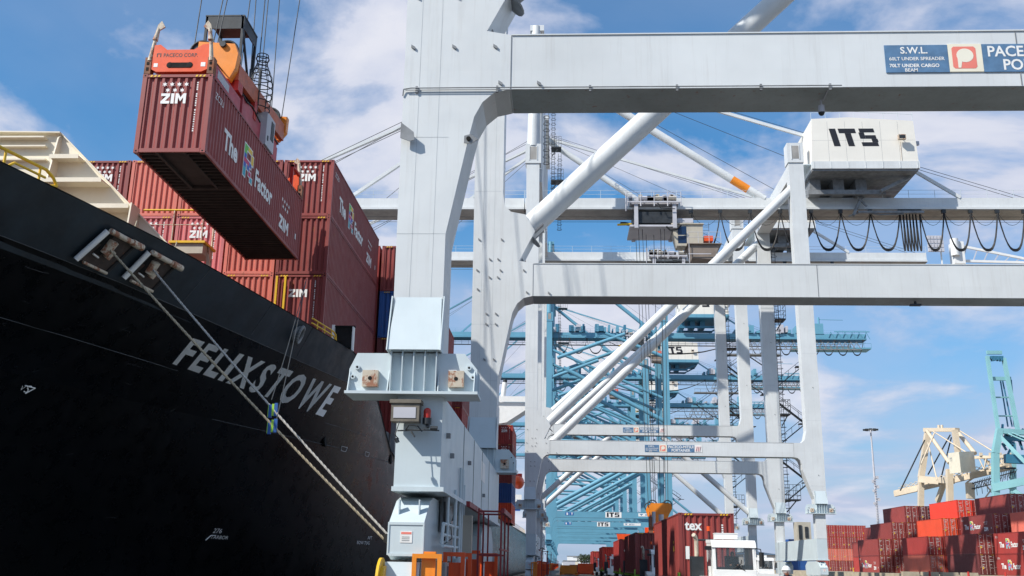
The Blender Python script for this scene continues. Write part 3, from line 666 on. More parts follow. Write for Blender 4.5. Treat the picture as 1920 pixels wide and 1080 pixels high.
# mooring lines
def rope(name, pts, r, mat, label, cat='rope', grp=None):
    n = MB()
    if r > .03:   # three laid strands
        L_ = sum((b-a).length for a, b in zip(pts, pts[1:])); N_ = int(L_/.045); acc_ = 0; seg = []
        for a, b in zip(pts, pts[1:]):
            k_ = max(1, int((b-a).length/.045)); seg += [a.lerp(b, i/k_) for i in range(k_)]
        seg.append(pts[-1]); ax = (pts[-1]-pts[0]).normalized(); u = ax.orthogonal().normalized(); v = ax.cross(u)
        for s_ in range(3): n.path([p+(u*math.cos(i*.62+s_*2.094)+v*math.sin(i*.62+s_*2.094))*r*.50 for i, p in enumerate(seg)], r*.56, 5)
    else: n.path(pts, r, 8)
    o = n.build(name, mat); tag(o, label, cat, grp); return o
def sag(a, b, s, n=26): return [a.lerp(b, i/n)-Vector((0, 0, s*4*(i/n)*(1-i/n))) for i in range(n+1)]
e1 = at(750, 1041, Y=27.5); e2 = at(750, 1027, Y=27.5)
rp1 = sag(fl1, e1, .12); rp2 = sag(fl2, e2, .12)
rope('mooring_line', rp1, .037, ROPE, 'tan mooring line from the left bow fairlead down to the quay', grp='mooring lines')
rope('mooring_line', rp2, .035, ROPEG, 'grey mooring line from the right bow fairlead down to the quay', grp='mooring lines')
bo = MB(); bo.tube((0, 0, 0), (0, 0, 2.0), .28, .24, n=16); bo.disc((0, 0, 2.05), (0, 0, 1), .42, .22); o = bo.build('bollard', BLACK); o.location = (e1.x-.05, e1.y, .25); tag(o, 'black mooring bollard on the quay edge behind the crane wheels', 'bollard')
def nearest(path_, px, py):
    best = None
    for p in path_:
        v = p-EYE; X_ = 960+F_PX*v.dot(CR)/v.dot(_f); Y_ = 540-F_PX*v.dot(CU)/v.dot(_f)
        d = (X_-px)**2+(Y_-py)**2
        if best is None or d < best[0]: best = (d, p)
    return best[1]
def dense(P): return [a.lerp(b, i/12) for a, b in zip(P, P[1:]) for i in range(12)]
for P, (px, py), nm in ((rp1, (508, 800), 'tan'), (rp2, (511, 768), 'grey')):
    p = nearest(dense(P), px, py); rg = empty('rat_guard', p, f'blue and yellow plate rat guard clipped on the {nm} mooring line', 'rat guard', 'rat guards on the mooring lines')
    q = MB()
    for dx in (-.13, .03): q.box(dx, dx+.09, -.03, .03, -.20+dx*.3, .18+dx*.3)
    q.build('guard_plates', BLUE, rg); q = MB(); q.box(-.038, .028, -.034, .034, -.18, .16); q.box(-.155, -.132, -.02, .02, -.22, .12); q.build('edge_strips', LGREEN, rg)
for (px, py), (qx, qy), nm in (((548, 590), (511, 760), 'upper'), ((556, 640), (530, 790), 'lower')):
    Y, z = hull_hit(545, 560); a = Vector(hp(Y, z+.8, .1)); b = nearest(dense(rp2 if nm == 'upper' else rp1), qx, qy)+Vector((0, 0, .2))
    rope('guard_line', sag(a, b, .15, 12), .014, WIRE, f'thin dark cord from the bulwark down to the {nm} rat guard', grp='rat guard cords')
for fl, nm in ((fl1, 'left'), (fl2, 'right')):
    a = fl+Vector((.25, .6, .35)); rope('heaving_line', [a, a+Vector((.05, .15, .25)), a+Vector((.05, .35, .8))], .02, ROPE, f'short thin yellow cord over the {nm} bow fairlead', grp='cords over the fairleads')
# ================================================================= ship-to-shore cranes
def leg_water(zp, zb, zt, fl=1.0):
    return [(-4.28, zb), (-3.03, zb), (-3.03, zp-4.1), (-2.52, zp-1.45), (-2.38, zp-.80), (-2.17, zp-.38), (-1.86, zp-.10), (-1.44, zp), (-1.44, zp+1.62),
            (-2.10, zp+1.75), (-1.36, zp+3.25), (-1.83, zp+4.10), (-2.55, zp+4.25), (-2.85, zp+4.55), (-2.95, zp+5.2), (-3.0, zt), (-4.62, zt), (-4.32, zp+1)]
def leg_land(zp, zb, zt):
    return [(29.62, zb), (29.62, zp+1), (29.5, zt), (27.7, zt), (27.85, zp+3), (27.6, zp+2.0), (27.2, zp+1.62), (26.3, zp+1.62), (26.3, zp), (26.7, zp-.10), (26.95, zp-.35), (27.1, zp-.8), (27.15, zp-1.4), (28.3, zp-4.6), (28.3, zb)]
def equalizer(root, Y, X, zb, mat, dull=False, rusty=RUSTY, flip=1):
    """flanged joint where the leg bolts on to the sill; X = leg centre"""
    q = MB(); y0, y1 = Y-.32, Y+.75
    W = [(-1.62, 0), (-1.62, .58), (-1.44, .98), (1.24, .98), (1.56, .58), (1.56, 0)]
    q.prism([(X+a, zb+b) for a, b in W], Y-.12, Y-.06, 'xz'); q.prism([(X+a, zb+b) for a, b in W], Y+.62, Y+.68, 'xz')
    q.box(X-1.66, X+1.60, y0-.05, y1, zb-.07, zb); q.box(X-.60, X+.60, Y-.06, Y+1.26, zb, zb+1.0)
    o = q.build('joint_plate', mat, root)
    q = MB()
    for i in range(5): x = X-.56+.28*i; q.box(x-.012, x+.012, y0, Y-.121, zb+.001, zb+1.02)
    for sx in (-1.60, -.62, .62, 1.50):
        q.prism([(Y-.121, zb+.001), (y0-.02, zb+.001), (Y-.121, zb+.55)], X+sx-.012, X+sx+.012, 'yz')
    q.build('stiffener_ribs', mat, o)
    for sx in (-1.06, 1.06):
        q = MB(); q.box(X+sx-.19, X+sx+.19, y0+.02, Y-.121, zb+.12, zb+.52); q.disc((X+sx, y0+.02, zb+.32), (0, 1, 0), .05, .01, 12, 1); q.build('jacking_pad', [rusty, VOIDM], o)
    for sx, sz in ((-1.42, .62), (-1.52, .38), (1.36, .62), (1.46, .38)):
        q = MB(); q.disc((X+sx, Y-.14, zb+sz), (0, 1, 0), .062, .06, 12); q.disc((X+sx, Y-.172, zb+sz), (0, 1, 0), .028, .01, 10, 1); q.build('lug', [mat, VOIDM], o)
    # tapered socket above
    q = MB(); z0, z1 = zb+1.02, zb+2.45
    q.add([(X-.66, Y-.42, z0), (X+.66, Y-.42, z0), (X+.60, Y-.02, z1), (X-.56, Y-.02, z1), (X-.66, Y-.1, z0), (X+.66, Y-.1, z0)], [(0, 1, 2, 3), (0, 3, 4), (1, 5, 2), (0, 4, 5, 1)])
    for sx in (-1, 1): q.prism([(Y-.46, z0-.02), (Y-.03, z1+.03), (Y+.1, z1+.03), (Y+.1, z0-.02)], X+sx*.66-.015+.0*sx, X+sx*.66+.015, 'yz')
    q.build('leg_socket', mat, root)
    return o
def sill_and_bogies(root, Y0, Y1, X, zs, mat, full=True):
    """zs = bottom of the sill box"""
    q = MB(); q.box(X-.56, X+.56, Y0+.02, Y1+1.3, zs, zs+2.22); q.box(X-.60, X+.66, Y0-.04, Y1+1.4, zs-.11, zs-.001)
    o = q.build('sill_beam', mat, root)
    if full:
        q = MB()
        for i, y in enumerate((Y0+5.5, Y0+9, Y0+12.5, Y0+16)): q.box(X+.561, X+.575, y, y+.05, zs+.05, zs+2.2)
        q.build('seam_strips', MID, o)
        for y, z in ((Y0+1.0, 1.3), (Y0+2.0, .9), (Y0+7.0, 1.2), (Y0+13, .6)): q = MB(); q.box(X+.561, X+.66, y, y+.16, zs+z, zs+z+.12); q.build('edge_cleat', MID, o)
    ends = ((Y0-.6, Y0+6.8, 1), (Y1-5.6, Y1+1.9, -1))
    for a, b, sg in ends:
        top = zs-.2
        f = (lambda y: a+y) if sg > 0 else (lambda y: b-y)
        q = MB(); P = [(f(1.5), top), (f(.95), top-.12), (f(0), top-.68), (f(0), top-1.38), (f(.5), top-1.5), (f(6.6), top-1.5), (f(6.9), top-.5), (f(5.8), top)]
        q.prism(P, X-.52, X+.30, 'yz'); bo_ = q.build('bogie_equalizer', mat, root)
        q = MB(); q.box(X-.535, X-.50, f(.0)-.02*sg, f(.0), top-1.4, top-.66) if sg > 0 else None
        if sg > 0 and full:
            q.box(X+.28, X+.315, f(.0)-.02, f(.0), top-1.4, top-.66); q.box(X-.5, X+.28, f(0)-.02, f(0), top-.72, top-.66); q.box(X-.5, X+.28, f(0)-.02, f(0), top-1.42, top-1.36)
            for sx in (-.36, .12): q.box(X+sx-.012, X+sx+.012, f(.35), f(.55), top-.5, top-.12)
            q.build('plate_edges', mat, bo_)
            q = MB(); q.box(X-.24, X+.04, f(0)-.012, f(0)-.002, top-1.12, top-.86); q.box(X-.22, X+.02, f(0)-.016, f(0)-.0125, top-.93, top-.88, 1)
            for k in range(3): q.box(X-.20, X-.02, f(0)-.015, f(0)-.0125, top-1.0-.04*k, top-.985-.04*k, 2)
            q.build('warning_sign', [LETTER, SALMON, MID], bo_)
        for j in range(2):
            yy = .2+3.3*j; q = MB(); t2 = top-1.55
            q.prism([(f(yy+.9), t2), (f(yy+.0)-(.2*sg if j == 0 else 0), t2-.0), (f(yy-.35), t2-.62), (f(yy-.35), .55), (f(yy+3.0), .55), (f(yy+3.0), t2-.3), (f(yy+2.5), t2)], X-.56, X+.24, 'yz')
            tr = q.build('wheel_truck', mat, bo_)
            for k in (0.35, 1.9):
                q = MB(); q.disc((X, f(yy+k), .38), (1, 0, 0), .36, .16, 18); q.build('rail_wheel', DARK, root)
def machinery_side(root, Y0, X, zs, mat):
    """pipes, motors and boxes on the landward face of the front bogie"""
    q = MB()
    for dy, z0, z1, r in ((1.5, 2.2, 3.3, .03), (3.2, .9, 3.6, .05), (4.4, .9, 4.3, .04), (4.9, 1.8, 4.3, .05), (5.5, 1.8, 3.9, .035)): q.tube((X+.62, Y0+dy, z0), (X+.62, Y0+dy, z1), r, n=6)
    for z in (2.62, 2.35, 2.08): q.path([(X+.55, Y0+.9, z-.5 if z > 2.6 else z), (X+.58, Y0+.9, z), (X+.58, Y0+4.6, z+.02)], .045, 6)
    q.build('conduits', GREY2, root)
    q = MB(); q.box(X+.34, X+.52, Y0+2.1, Y0+2.7, 2.45, 3.3); q.tube((X+.5, Y0+1.9, 3.35), (X+.5, Y0+1.9, 2.55), .09, .05, n=8); q.build('hanging_actuator', MID, root)
    q = MB(); pts = [(X+.5, Y0+1.7+.02*i, 3.2-.12*i+.03*math.sin(i*2)) for i in range(9)]; q.path(pts, .035, 6)
    q.path([(X+.56, Y0+2.6, 2.7), (X+.64, Y0+2.4, 2.3), (X+.5, Y0+1.9, 2.15)], .012, 5); q.path([(X+.5, Y0+4.0, 4.2), (X+.58, Y0+4.0, 3.2), (X+.5, Y0+3.6, 2.8)], .02, 5); q.build('black_hoses', BLACK, root)
    q = MB(); q.box(X+.42, X+.90, Y0+5.2, Y0+5.5, 1.92, 3.02); q.build('control_cabinet', BEIGE, root)
    q = MB(); q.box(X+.3, X+.7, Y0+.5, Y0+.9, .9, 1.7); q.box(X+.3, X+.62, Y0+3.0, Y0+3.5, 1.0, 1.6); q.build('motor_housing', MID, root)
    q = MB(); q.tube((X+.8, Y0+3.0, .8), (X+.8, Y0+3.0, 1.8), .16, n=12); q.build('drive_motor', GREY2, root)
def guards(root, Y0, X):
    for i, (dx, dy, zt) in enumerate(((.42, -.75, 1.88), (.78, 1.7, 1.95), (.82, 3.2, 1.95), (.85, 5.6, 2.05), (1.2, 8.2, 2.0))):
        q = MB(); w_ = .68 if i == 0 else .55; x = X+dx; y = Y0+dy; mat = AMBER if i == 0 else ORANGE; b = .055
        q.box(x-w_/2, x-w_/2+.1, y, y+.1, 0.1, zt); q.box(x+w_/2-.1, x+w_/2, y, y+.1, 0.1, zt); q.box(x-w_/2+.1, x+w_/2-.1, y, y+.1, zt-.1, zt)
        q.box(x-.14, x+.18, y+.14, y+.34, .1, zt+.05 if i == 0 else zt-.25)
        q.build('buffer_guard', mat, root)
def access_ladder(root, Y0, X):
    q = MB(); x0, x1 = X+1.1, X+1.75
    for y in (Y0+4.8, Y0+6.6, Y0+8.6):
        q.box(x0, x0+.05, y, y+.05, .1, 3.2); q.box(x1, x1+.05, y, y+.05, .1, 3.2)
    for y0, y1 in ((Y0+4.4, Y0+8.9),):
        q.box(x0-.25, x0-.15, y0-.6, y1, 3.2, 3.34); q.box(x1+.05, x1+.13, y0, y1, 3.06, 3.20)
        for z in (1.2, 2.05): q.box(x1, x1+.04, y0, y1, z, z+.05)
    for y in (Y0+4.8, Y0+6.6): 
        for z in (1.0, 1.9, 3.1): q.box(x0+.05, x1, y, y+.05, z, z+.05)
    q.build('access_frame', DRED, root)
def legs_frame(root, Y, p, mat, right_leg_label=None, full=True):
    zp, zb, zt, T = p['zp'], p['zb'], p['zt'], 1.5
    q = MB(); q.prism(leg_water(zp, zb, zt), Y, Y+T, 'xz'); l1 = q.build('leg', mat, root)
    q = MB(); q.prism(leg_land(zp, zb, zt), Y, Y+T, 'xz'); l2 = q.build('leg', mat, root)
    for o in (l1, l2):
        bv = o.modifiers.new('edges', 'BEVEL'); bv.width = .035; bv.segments = 2; bv.limit_method = 'ANGLE'
    q = MB(); q.box(-1.437, 26.297, Y+.012, Y+T-.012, zp+.003, zp+1.60); q.box(-1.43, 26.29, Y-.02, Y+T+.02, zp+1.601, zp+1.635); o = q.build('portal_beam', mat, root)
    q = MB()
    for x in (-1.43, 11.95, 26.29): q.box(x-.009, x+.009, Y-.004, Y+.011, zp+.03, zp+1.58)
    q.build('splice_seams', MID, o)
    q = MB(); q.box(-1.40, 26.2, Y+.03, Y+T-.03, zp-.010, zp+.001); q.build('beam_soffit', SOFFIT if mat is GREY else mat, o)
    # top box with window, mast tube
    for x in (-3.75, 28.6):
        q = MB(); q.box(x-1.0, x+.95, Y-.12, Y+T+.1, zt+.002, zt+2.6, 0); q.box(x-.45, x+.4, Y-.14, Y-.121, zt+.5, zt+2.2, 1)
        q.box(x-.55, x-.46, Y-.18, Y-.121, zt+.4, zt+2.3, 0); q.box(x+.41, x+.5, Y-.18, Y-.121, zt+.4, zt+2.3, 0)
        q.build('leg_head', [mat, UNDER], root)
    q = MB()
    for z in (zp-4.1, zp-1.4, zp+5.3, zp+9.5, zp+14): q.box(-4.30, -3.05, Y-.0035, Y-.0005, z, z+.018)
    for x in (-3.9, -3.35): q.box(x, x+.014, Y-.0035, Y-.0005, zp-6, zp+16)
    for z in (zp-3.2, zp+4.2, zp+12): q.box(27.9, 29.5, Y-.0035, Y-.0005, z, z+.02)
    q.build('weld_lines', paint('weld_grey', (.50, .53, .54), .5, .1) if mat is GREY else mat, l1)
    # brace
    a = Vector((-1.95, Y+.6, zp+3.35)); b = Vector((28.1, Y+.6, zt-3.2 if p.get('low') is None else p['low']))
    q = MB(); q.tube(a, b, .57, n=28); o = q.build('diagonal_brace', mat, root)
    d = (b-a).normalized(); nrm = Vector((d.z, 0, -d.x))
    q = MB(); c = a+nrm*.48
    q.beam(c-d*2.0, c+d*.9, 1.15, .05); 
    for t in (-1.0, .1): q.disc(a+d*t+nrm*.62, d, .45, .05, 16)
    q.build('brace_gusset', MID if mat is GREY else mat, o)
    if full:
        q = MB()
        spots = [(-4.1, zp+1.25), (-2.98, zp+1.25), (-1.86, zp+1.25), (-4.05, zp+2.8), (-2.95, zp+2.8), (-1.7, zp+.16), (-.66, zp+.14), (28.9, zp-2), (28.9, zp+8), (28.9, zp+18)]
        if Y > 30: spots += [(-4.05, zp+.3), (-3.5, zp+1.8), (-3.1, zp+1.8), (-3.5, zp+.9), (-3.1, zp+.9), (-3.6, zp-.9), (-3.15, zp-.9), (-3.6, zp-1.4), (-3.15, zp-1.4), (-3.65, zp-3.1), (-3.2, zp-3.1)]
        for x, z in spots: q = MB(); w_ = .055; q.prism([(x-w_, z+.08), (x+w_, z+.01), (x+w_, z-.07), (x-w_, z)], Y-.05, Y-.002, 'xz'); q.build('cable_cleat', MID, l1 if x < 5 else l2)
    return l1, l2
def sign_group(root, Y, zp, kind):
    z = zp+.40
    if kind == 'paceco':
        before = set(COL.objects)
        q = MB(); q.box(8.50, 10.14, Y-.02, Y+.008, z, z+.80); o = q.build('capacity_sign', SIGNB, root)
        q = MB(); V = (0, 0, 1); U = (1, 0, 0); y = Y-.026
        q.text('S.W.L.', (9.26, y, z+.55), U, V, .19, 'c', .02); q.text('60LT UNDER SPREADER', (9.32, y, z+.35), U, V, .095, 'c', .015)
        q.text('70LT UNDER CARGO', (9.24, y, z+.15), U, V, .095, 'c', .03); q.text('BEAM', (9.15, y, z+.02), U, V, .095, 'c', .015); q.build('lettering', LETTER, o)
        q = MB(); q.box(10.145, 11.02, Y-.022, Y+.008, z+.01, z+.82); o = q.build('emblem_sign', paint('cream_sign', (.82, .77, .62), .5, .05), root)
        q = MB(); x0, z0 = 10.24, z+.10
        q.add([(x0+.62*a, Y-.026, z0+.64*b) for a, b in ((.08, 0), (.92, 0), (1, .08), (1, .92), (.92, 1), (.08, 1), (0, .92), (0, .08))], [list(range(8))]); q.build('emblem_ground', SALMON, o)
        q = MB(); q.add([(x0+.33+.22*math.cos(t*.3), Y-.030, z0+.38+.20*math.sin(t*.3)) for t in range(21)], [list(range(21))]); q.add([(x0+.13, Y-.0305, z0+.02), (x0+.20, Y-.0305, z0+.02), (x0+.24, Y-.0305, z0+.20), (x0+.18, Y-.0305, z0+.40), (x0+.13, Y-.0305, z0+.40)], [(0, 1, 2, 3, 4)]); q.build('emblem_letter', paint('cream_sign2', (.82, .78, .65), .5, .05), o)
        q = MB(); q.box(11.025, 14.15, Y-.02, Y+.008, z, z+.81); o = q.build('maker_sign', SIGNB, root)
        q = MB(); q.text('PACECO-MITSUI', (12.6, y, z+.45), U, V, .30, 'c', .02, .93); q.text('PORTAINER', (12.6, y, z+.06), U, V, .30, 'c', .02, .93); q.build('lettering', LETTER, o)
        q = MB(); q.box(14.155, 15.0, Y-.02, Y+.008, z, z+.81); o = q.build('red_mark_sign', LETTER, root)
        q = MB(); 
        for k in range(3): q.beam((14.28+.2*k, Y-.026, z+.12), (14.42+.2*k, Y-.026, z+.68), .004, .13)
        q.build('red_strokes', SALMON, o)
        if Y > 50:
            for o in COL.objects:
                if o not in before and o.parent == root: o.location.x += 0.95
    elif kind == 'its':
        q = MB(); q.box(11.6, 15.9, Y-.02, Y+.008, z-.3, z+1.15); o = q.build('operator_sign', LETTER, root)
        q = MB(); put_block(q, 'ITS', (12.0, Y-.03, z-.15), (1, 0, 0), (0, 0, 1), 1.2, .0, wide=1.25); q.build('lettering', BLACKL, o)
        q = MB(); q.box(.9, 1.95, Y-.02, Y+.008, z+.15, z+.95); q.box(2.1, 3.1, Y-.02, Y+.008, z+.15, z+.95); o = q.build('number_sign', BLUE, root)
        q = MB(); q.text('B', (1.2, Y-.03, z+.27), (1, 0, 0), (0, 0, 1), .55, bold=.05); q.text('T', (2.4, Y-.03, z+.27), (1, 0, 0), (0, 0, 1), .55, bold=.05); q.build('lettering', LETTER, o)
        q = MB(); q.box(20.4, 26.0, Y-.02, Y+.008, z+.15, z+.95); o = q.build('maker_sign', LETTER, root)
        q = MB(); q.add([(20.7, Y-.03, z+.8), (21.7, Y-.03, z+.8), (21.2, Y-.03, z+.3)], [(0, 1, 2)]); q.text('MITSUI', (22.2, Y-.03, z+.35), (1, 0, 0), (0, 0, 1), .4, bold=.02); q.build('lettering', SIGNB, o)
def boom(root, Ym, zb, p, mat):
    x0, x1, h = p.get('bx0', -46), p.get('bx1', 62), 1.75
    q = MB(); q.box(x0, -5.2, Ym-1.85, Ym+1.85, zb+.52, zb+h); q.box(x0, -5.2, Ym-2.12, Ym+2.12, zb+.10, zb+.42); o = q.build('boom', mat, root)
    q2 = MB(); q2.box(-5.1, x1, Ym-1.85, Ym+1.85, zb+.52, zb+h); q2.box(-5.1, x1, Ym-2.12, Ym+2.12, zb+.10, zb+.42); g_ = q2.build('trolley_girder', mat, root)
    for par, a, b in ((o, x0, -5.2), (g_, -5.1, x1)):
        q = MB(); q.box(a+.01, b-.01, Ym-2.0, Ym+2.0, zb, zb+.098); q.box(a+.01, b-.01, Ym-1.80, Ym+1.80, zb+.422, zb+.518); q.build('girder_soffit', UNDER if mat is GREY else BLUED, par)  # on the blue cranes the soffit's shade is painted in deep blue
        q = MB()
        n = int((b-a)/3.2)
        for i in range(n+1):
            x = a+(b-a)*i/n
            for y in (Ym-1.8, Ym+1.8): q.tube((x, y, zb+h), (x, y, zb+h+1.1), .03, n=4, caps=False)
        for y in (Ym-1.8, Ym+1.8):
            for dz in (.55, 1.1): q.tube((a, y, zb+h+dz), (b, y, zb+h+dz), .022, n=4, caps=False)
        q.build('walkway_rail', GREY2 if mat is GREY else mat, par)
    q = MB(); q.path([(x0, Ym-1.0, zb-.6), (x1, Ym-1.0, zb-.6)], .03, 4); q.path([(x0, Ym+1.0, zb-.6), (x1, Ym+1.0, zb-.6)], .03, 4); q.build('trolley_ropes', WIRE, g_)
def trolley(root, X0, Ym, zb, mat=LGREY, cab=True, full=True):
    w_ = 7.0
    t = MB(); t.box(X0+.3, X0+w_-.3, Ym-2.9, Ym+2.9, zb+.55, zb+.95); t.box(X0, X0+w_, Ym-3.3, Ym-3.1, zb+.6, zb+.8)
    for x in (X0+.9, X0+w_-1.1):
        t.box(x, x+.5, Ym-3.0, Ym-2.5, zb-2.8, zb+.55); t.box(x, x+.5, Ym+2.5, Ym+3.0, zb-2.8, zb+.55)
    t.box(X0+.8, X0+w_-.7, Ym-2.6, Ym+2.6, zb-2.0, zb-.45, 1); t.box(X0+.3, X0+w_-1.0, Ym-2.9, Ym+2.9, zb-2.6, zb-2.35)
    t.box(X0+w_-1.8, X0+w_+1.6, Ym-2.4, Ym+2.4, zb-1.9, zb-1.3)
    o = t.build('trolley', [LGREY, DARK], root)
    q = MB()
    for i in range(5):
        x = X0+i*w_/4; q.tube((x, Ym-3.25, zb+.6), (x, Ym-3.25, zb+2.1), .05, n=5); q.tube((x, Ym-3.25, zb+.6), (x, Ym-3.25, zb+.1), .09, n=5)
    for z in (1.35, 2.05): q.tube((X0, Ym-3.25, zb+z), (X0+w_, Ym-3.25, zb+z), .045, n=5)
    q.tube((X0-.2, Ym-3.25, zb+2.1), (X0-.2, Ym-3.25, zb-.6), .07, n=5)
    q.build('platform_rail', LGREY, o)
    if full:
        rr = random.Random(int(Ym)); q = MB()
        for i in range(30):
            x = X0+.1+rr.random()*(w_-.8); s_ = rr.uniform(.1, .6); q.box(x, x+s_, Ym-2.9, Ym-2.2, zb+.97, zb+.97+rr.uniform(.3, 1.0), rr.choice((0, 0, 1, 2)))
        for x in (X0+1.6, X0+3.6, X0+5.4): q.tube((x, Ym-2.95, zb+1.3), (x+1.0, Ym-2.95, zb+1.3), .3, n=10, m=rr.choice((0, 2)))
        for x in (X0-.9, X0-.6): q.tube((x, Ym-2.2, zb-1.9), (x+1.2, Ym-2.2, zb-2.1), .2, n=8, m=1)
        q.tube((X0-1.3, Ym-2.4, zb-2.2), (X0+.6, Ym-2.4, zb-2.1), .14, n=6, m=3)
        q.build('hoist_machinery', [LGREY, DARK, BEIGE, YELLOW], o)
        q = MB(); q.path([(X0+5.0, Ym-3.2, zb-2.7), (X0+5.5, Ym-3.2, zb-3.2), (X0+6.3, Ym-3.2, zb-3.1), (X0+6.9, Ym-3.2, zb-2.5)], .12, 6); q.path([(X0+4.0, Ym-3.3, zb+.5), (X0+4.3, Ym-3.35, zb-.2), (X0+6.2, Ym-3.3, zb-.3)], .06, 5); q.build('cable_loop', BLACK, o)
    if cab:
        cx = X0+6.4; q = MB(); q.prism([(cx, zb-5.1), (cx+3.4, zb-5.1), (cx+3.4, zb-2.2), (cx-.2, zb-2.2), (cx-.5, zb-3.1)], Ym-2.5, Ym-.4, 'xz'); q.box(cx-.7, cx+3.5, Ym-2.7, Ym-.2, zb-2.2, zb-2.05); c_ = q.build('operator_cab', BEIGE, root)
        q = MB(); q.box(cx+.15, cx+1.25, Ym-2.53, Ym-2.501, zb-3.6, zb-2.45); q.box(cx+.15, cx+1.25, Ym-2.53, Ym-2.501, zb-4.75, zb-3.75); q.build('cab_window', paint('blue_dark_glass', (.01, .03, .08), .1, .05), c_)
        q = MB(); q.box(cx+1.2, cx+5.6, Ym-3.6, Ym+.4, zb-5.2, zb-5.1); q.prism([(cx+1.4, zb-5.2), (cx+5.4, zb-5.2), (cx+4.6, zb-7.2), (cx+1.8, zb-7.0)], Ym-3.3, Ym-.6, 'xz')
        q.build('cab_platform', paint('brown_grey_platform', (.22, .18, .15), .7, .2), c_)
        q = MB()
        for x in (cx+1.3, cx+2.6, cx+4.0, cx+5.5): q.tube((x, Ym-3.6, zb-5.1), (x, Ym-3.6, zb-3.6), .04, n=4)
        for z in (-3.6, -4.3): q.tube((cx+1.3, Ym-3.6, zb+z), (cx+5.5, Ym-3.6, zb+z), .035, n=4)
        for x in (cx+3.6, cx+4.5): q.tube((x, Ym-.4, zb-5), (x, Ym-.4, zb-1.2), .04, n=4)
        for k in range(7): q.tube((cx+3.6, Ym-.4, zb-4.8+k*.5), (cx+4.5, Ym-.4, zb-4.8+k*.5), .03, n=4)
        q.box(cx+1.3, cx+4.2, Ym-3.62, Ym-3.55, zb-6.6, zb-6.5); q.tube((cx+1.4, Ym-3.6, zb-5.1), (cx+1.4, Ym-3.6, zb-7.8), .05, n=4)
        q.build('cab_rail', LGREY, c_)
        q = MB(); q.box(cx+3.5, cx+4.7, Ym-2.4, Ym-1.4, zb-4.4, zb-3.7); q.build('orange_tank', ORANGE, c_)
def house(root, Y0, zh, p, mat=HOUSE, under=MID, its=True):
    x0, x1, y0, y1, h = p.get('hx0', 31.8), p.get('hx1', 45.2), Y0+p.get('hy', 4.6), Y0+16.4, p.get('hh', 5.6)
    q = MB(); q.prism([(x0, zh), (x1, zh), (x1-.2, zh+h), (x0+5, zh+h+.55), (x0+.3, zh+h+.35)], y0, y1, 'xz'); o = q.build('machinery_house', mat, root)
    q = MB(); q.box(x0-.05, x1+.08, y0-.08, y1+.08, zh-1.0, zh-.002); 
    for i in range(7): x = x0+.2+i*(x1-x0-.4)/6; q.box(x-.06, x+.06, y0-.12, y0-.081, zh-.95, zh-.05)
    q.build('house_base', GREY if mat is HOUSE and under is MID else BLUEC, o)
    q = MB(); q.box(x0, x1-.1, y0+.1, y1-.1, zh-1.25, zh-1.002)
    for x in (x0+.3, x0+3.3, x0+6.2): q.box(x, x+1.4, y0+3, y1-2, zh-3.3, zh-1.26)
    q.beam((x1-4.4, y0+2, zh-3.3), (x1-.5, y0+2, zh-1.3), .5, .4); q.beam((x1-4.4, y1-2, zh-3.3), (x1-.5, y1-2, zh-1.3), .5, .4)
    q.box(x0, x1-3.6, y0+2.5, y0+3, zh-3.5, zh-2.9); q.box(x0, x1-3.6, y1-3, y1-2.5, zh-3.5, zh-2.9)
    q.build('house_underframe', under, o)
    if its:
        q = MB(); put_block(q, 'ITS', (x0+2.4, y0-.02, zh+2.1), (1, 0, 0), (0, 0, 1), 2.45, .22 if mat is HOUSE else .0, wide=1.05); q.build('lettering', BLACKL, o)
    q = MB(); q.box(x1-2.55, x1-1.6, y0-.9, y0-.5, zh+2.7, zh+3.35, 0); q.box(x1-2.45, x1-1.7, y0-.92, y0-.9, zh+2.8, zh+3.25, 1); q.tube((x1-2.07, y0-.5, zh+3.3), (x1-2.07, y0, zh+3.45), .05, n=5); q.tube((x1-2.07, y0-.03, zh+2.7), (x1-2.07, y0-.03, zh+.1), .03, n=4); q.build('flood_lamp', [RUSTY, DARK], o)
    q = MB()
    for i in range(1, 6): x = x0+(x1-x0)*i/6; q.box(x-.012, x+.012, y0-.004, y0-.0005, zh+.02, zh+h-.05)
    q.box(x0+.2, x1-.2, y0-.003, y0-.0005, zh+h*.52, zh+h*.52+.02)
    for y in (y0+3, y0+6, y0+9): q.box(x0-.006, x0-.001, y-.01, y+.01, zh+.1, zh+h)
    q.build('panel_joints', MID, o)
    q = MB(); q.path([(x0+.3, y0+.2, zh+h+1.3), (x0+5, y0+.2, zh+h+1.5), (x1-.2, y0+.2, zh+h+1.0)], .03, 4)
    for t in range(8): x = x0+.3+(x1-x0-.5)*t/7; q.tube((x, y0+.2, zh+h+.0), (x, y0+.2, zh+h+1.3), .03, n=4)
    q.path([(x0-.9, y0+.3, zh+.9), (x0-.9, y1, zh+.9)], .03, 4); q.box(x0-1.0, x0-.06, y0+.3, y1, zh-.35, zh-.25); q.build('catwalk', GREY2, o)
    q = MB(); q.box(x0-.01, x0-.001, y0+1.2, y0+2.1, zh+.1, zh+2.1); q.box(x0-.01, x0-.001, y0+4.5, y0+6.0, zh+3, zh+4); q.build('door_and_louvre', MID, o)
    q = MB(); q.box(x1, x1+.5, y0+.5, y0+.9, zh+2.5, zh+3.0); q.box(x0+7, x0+7.4, y0+2, y0+2.4, zh+h+.4, zh+h+.9); q.build('roof_fittings', LGREY, o)
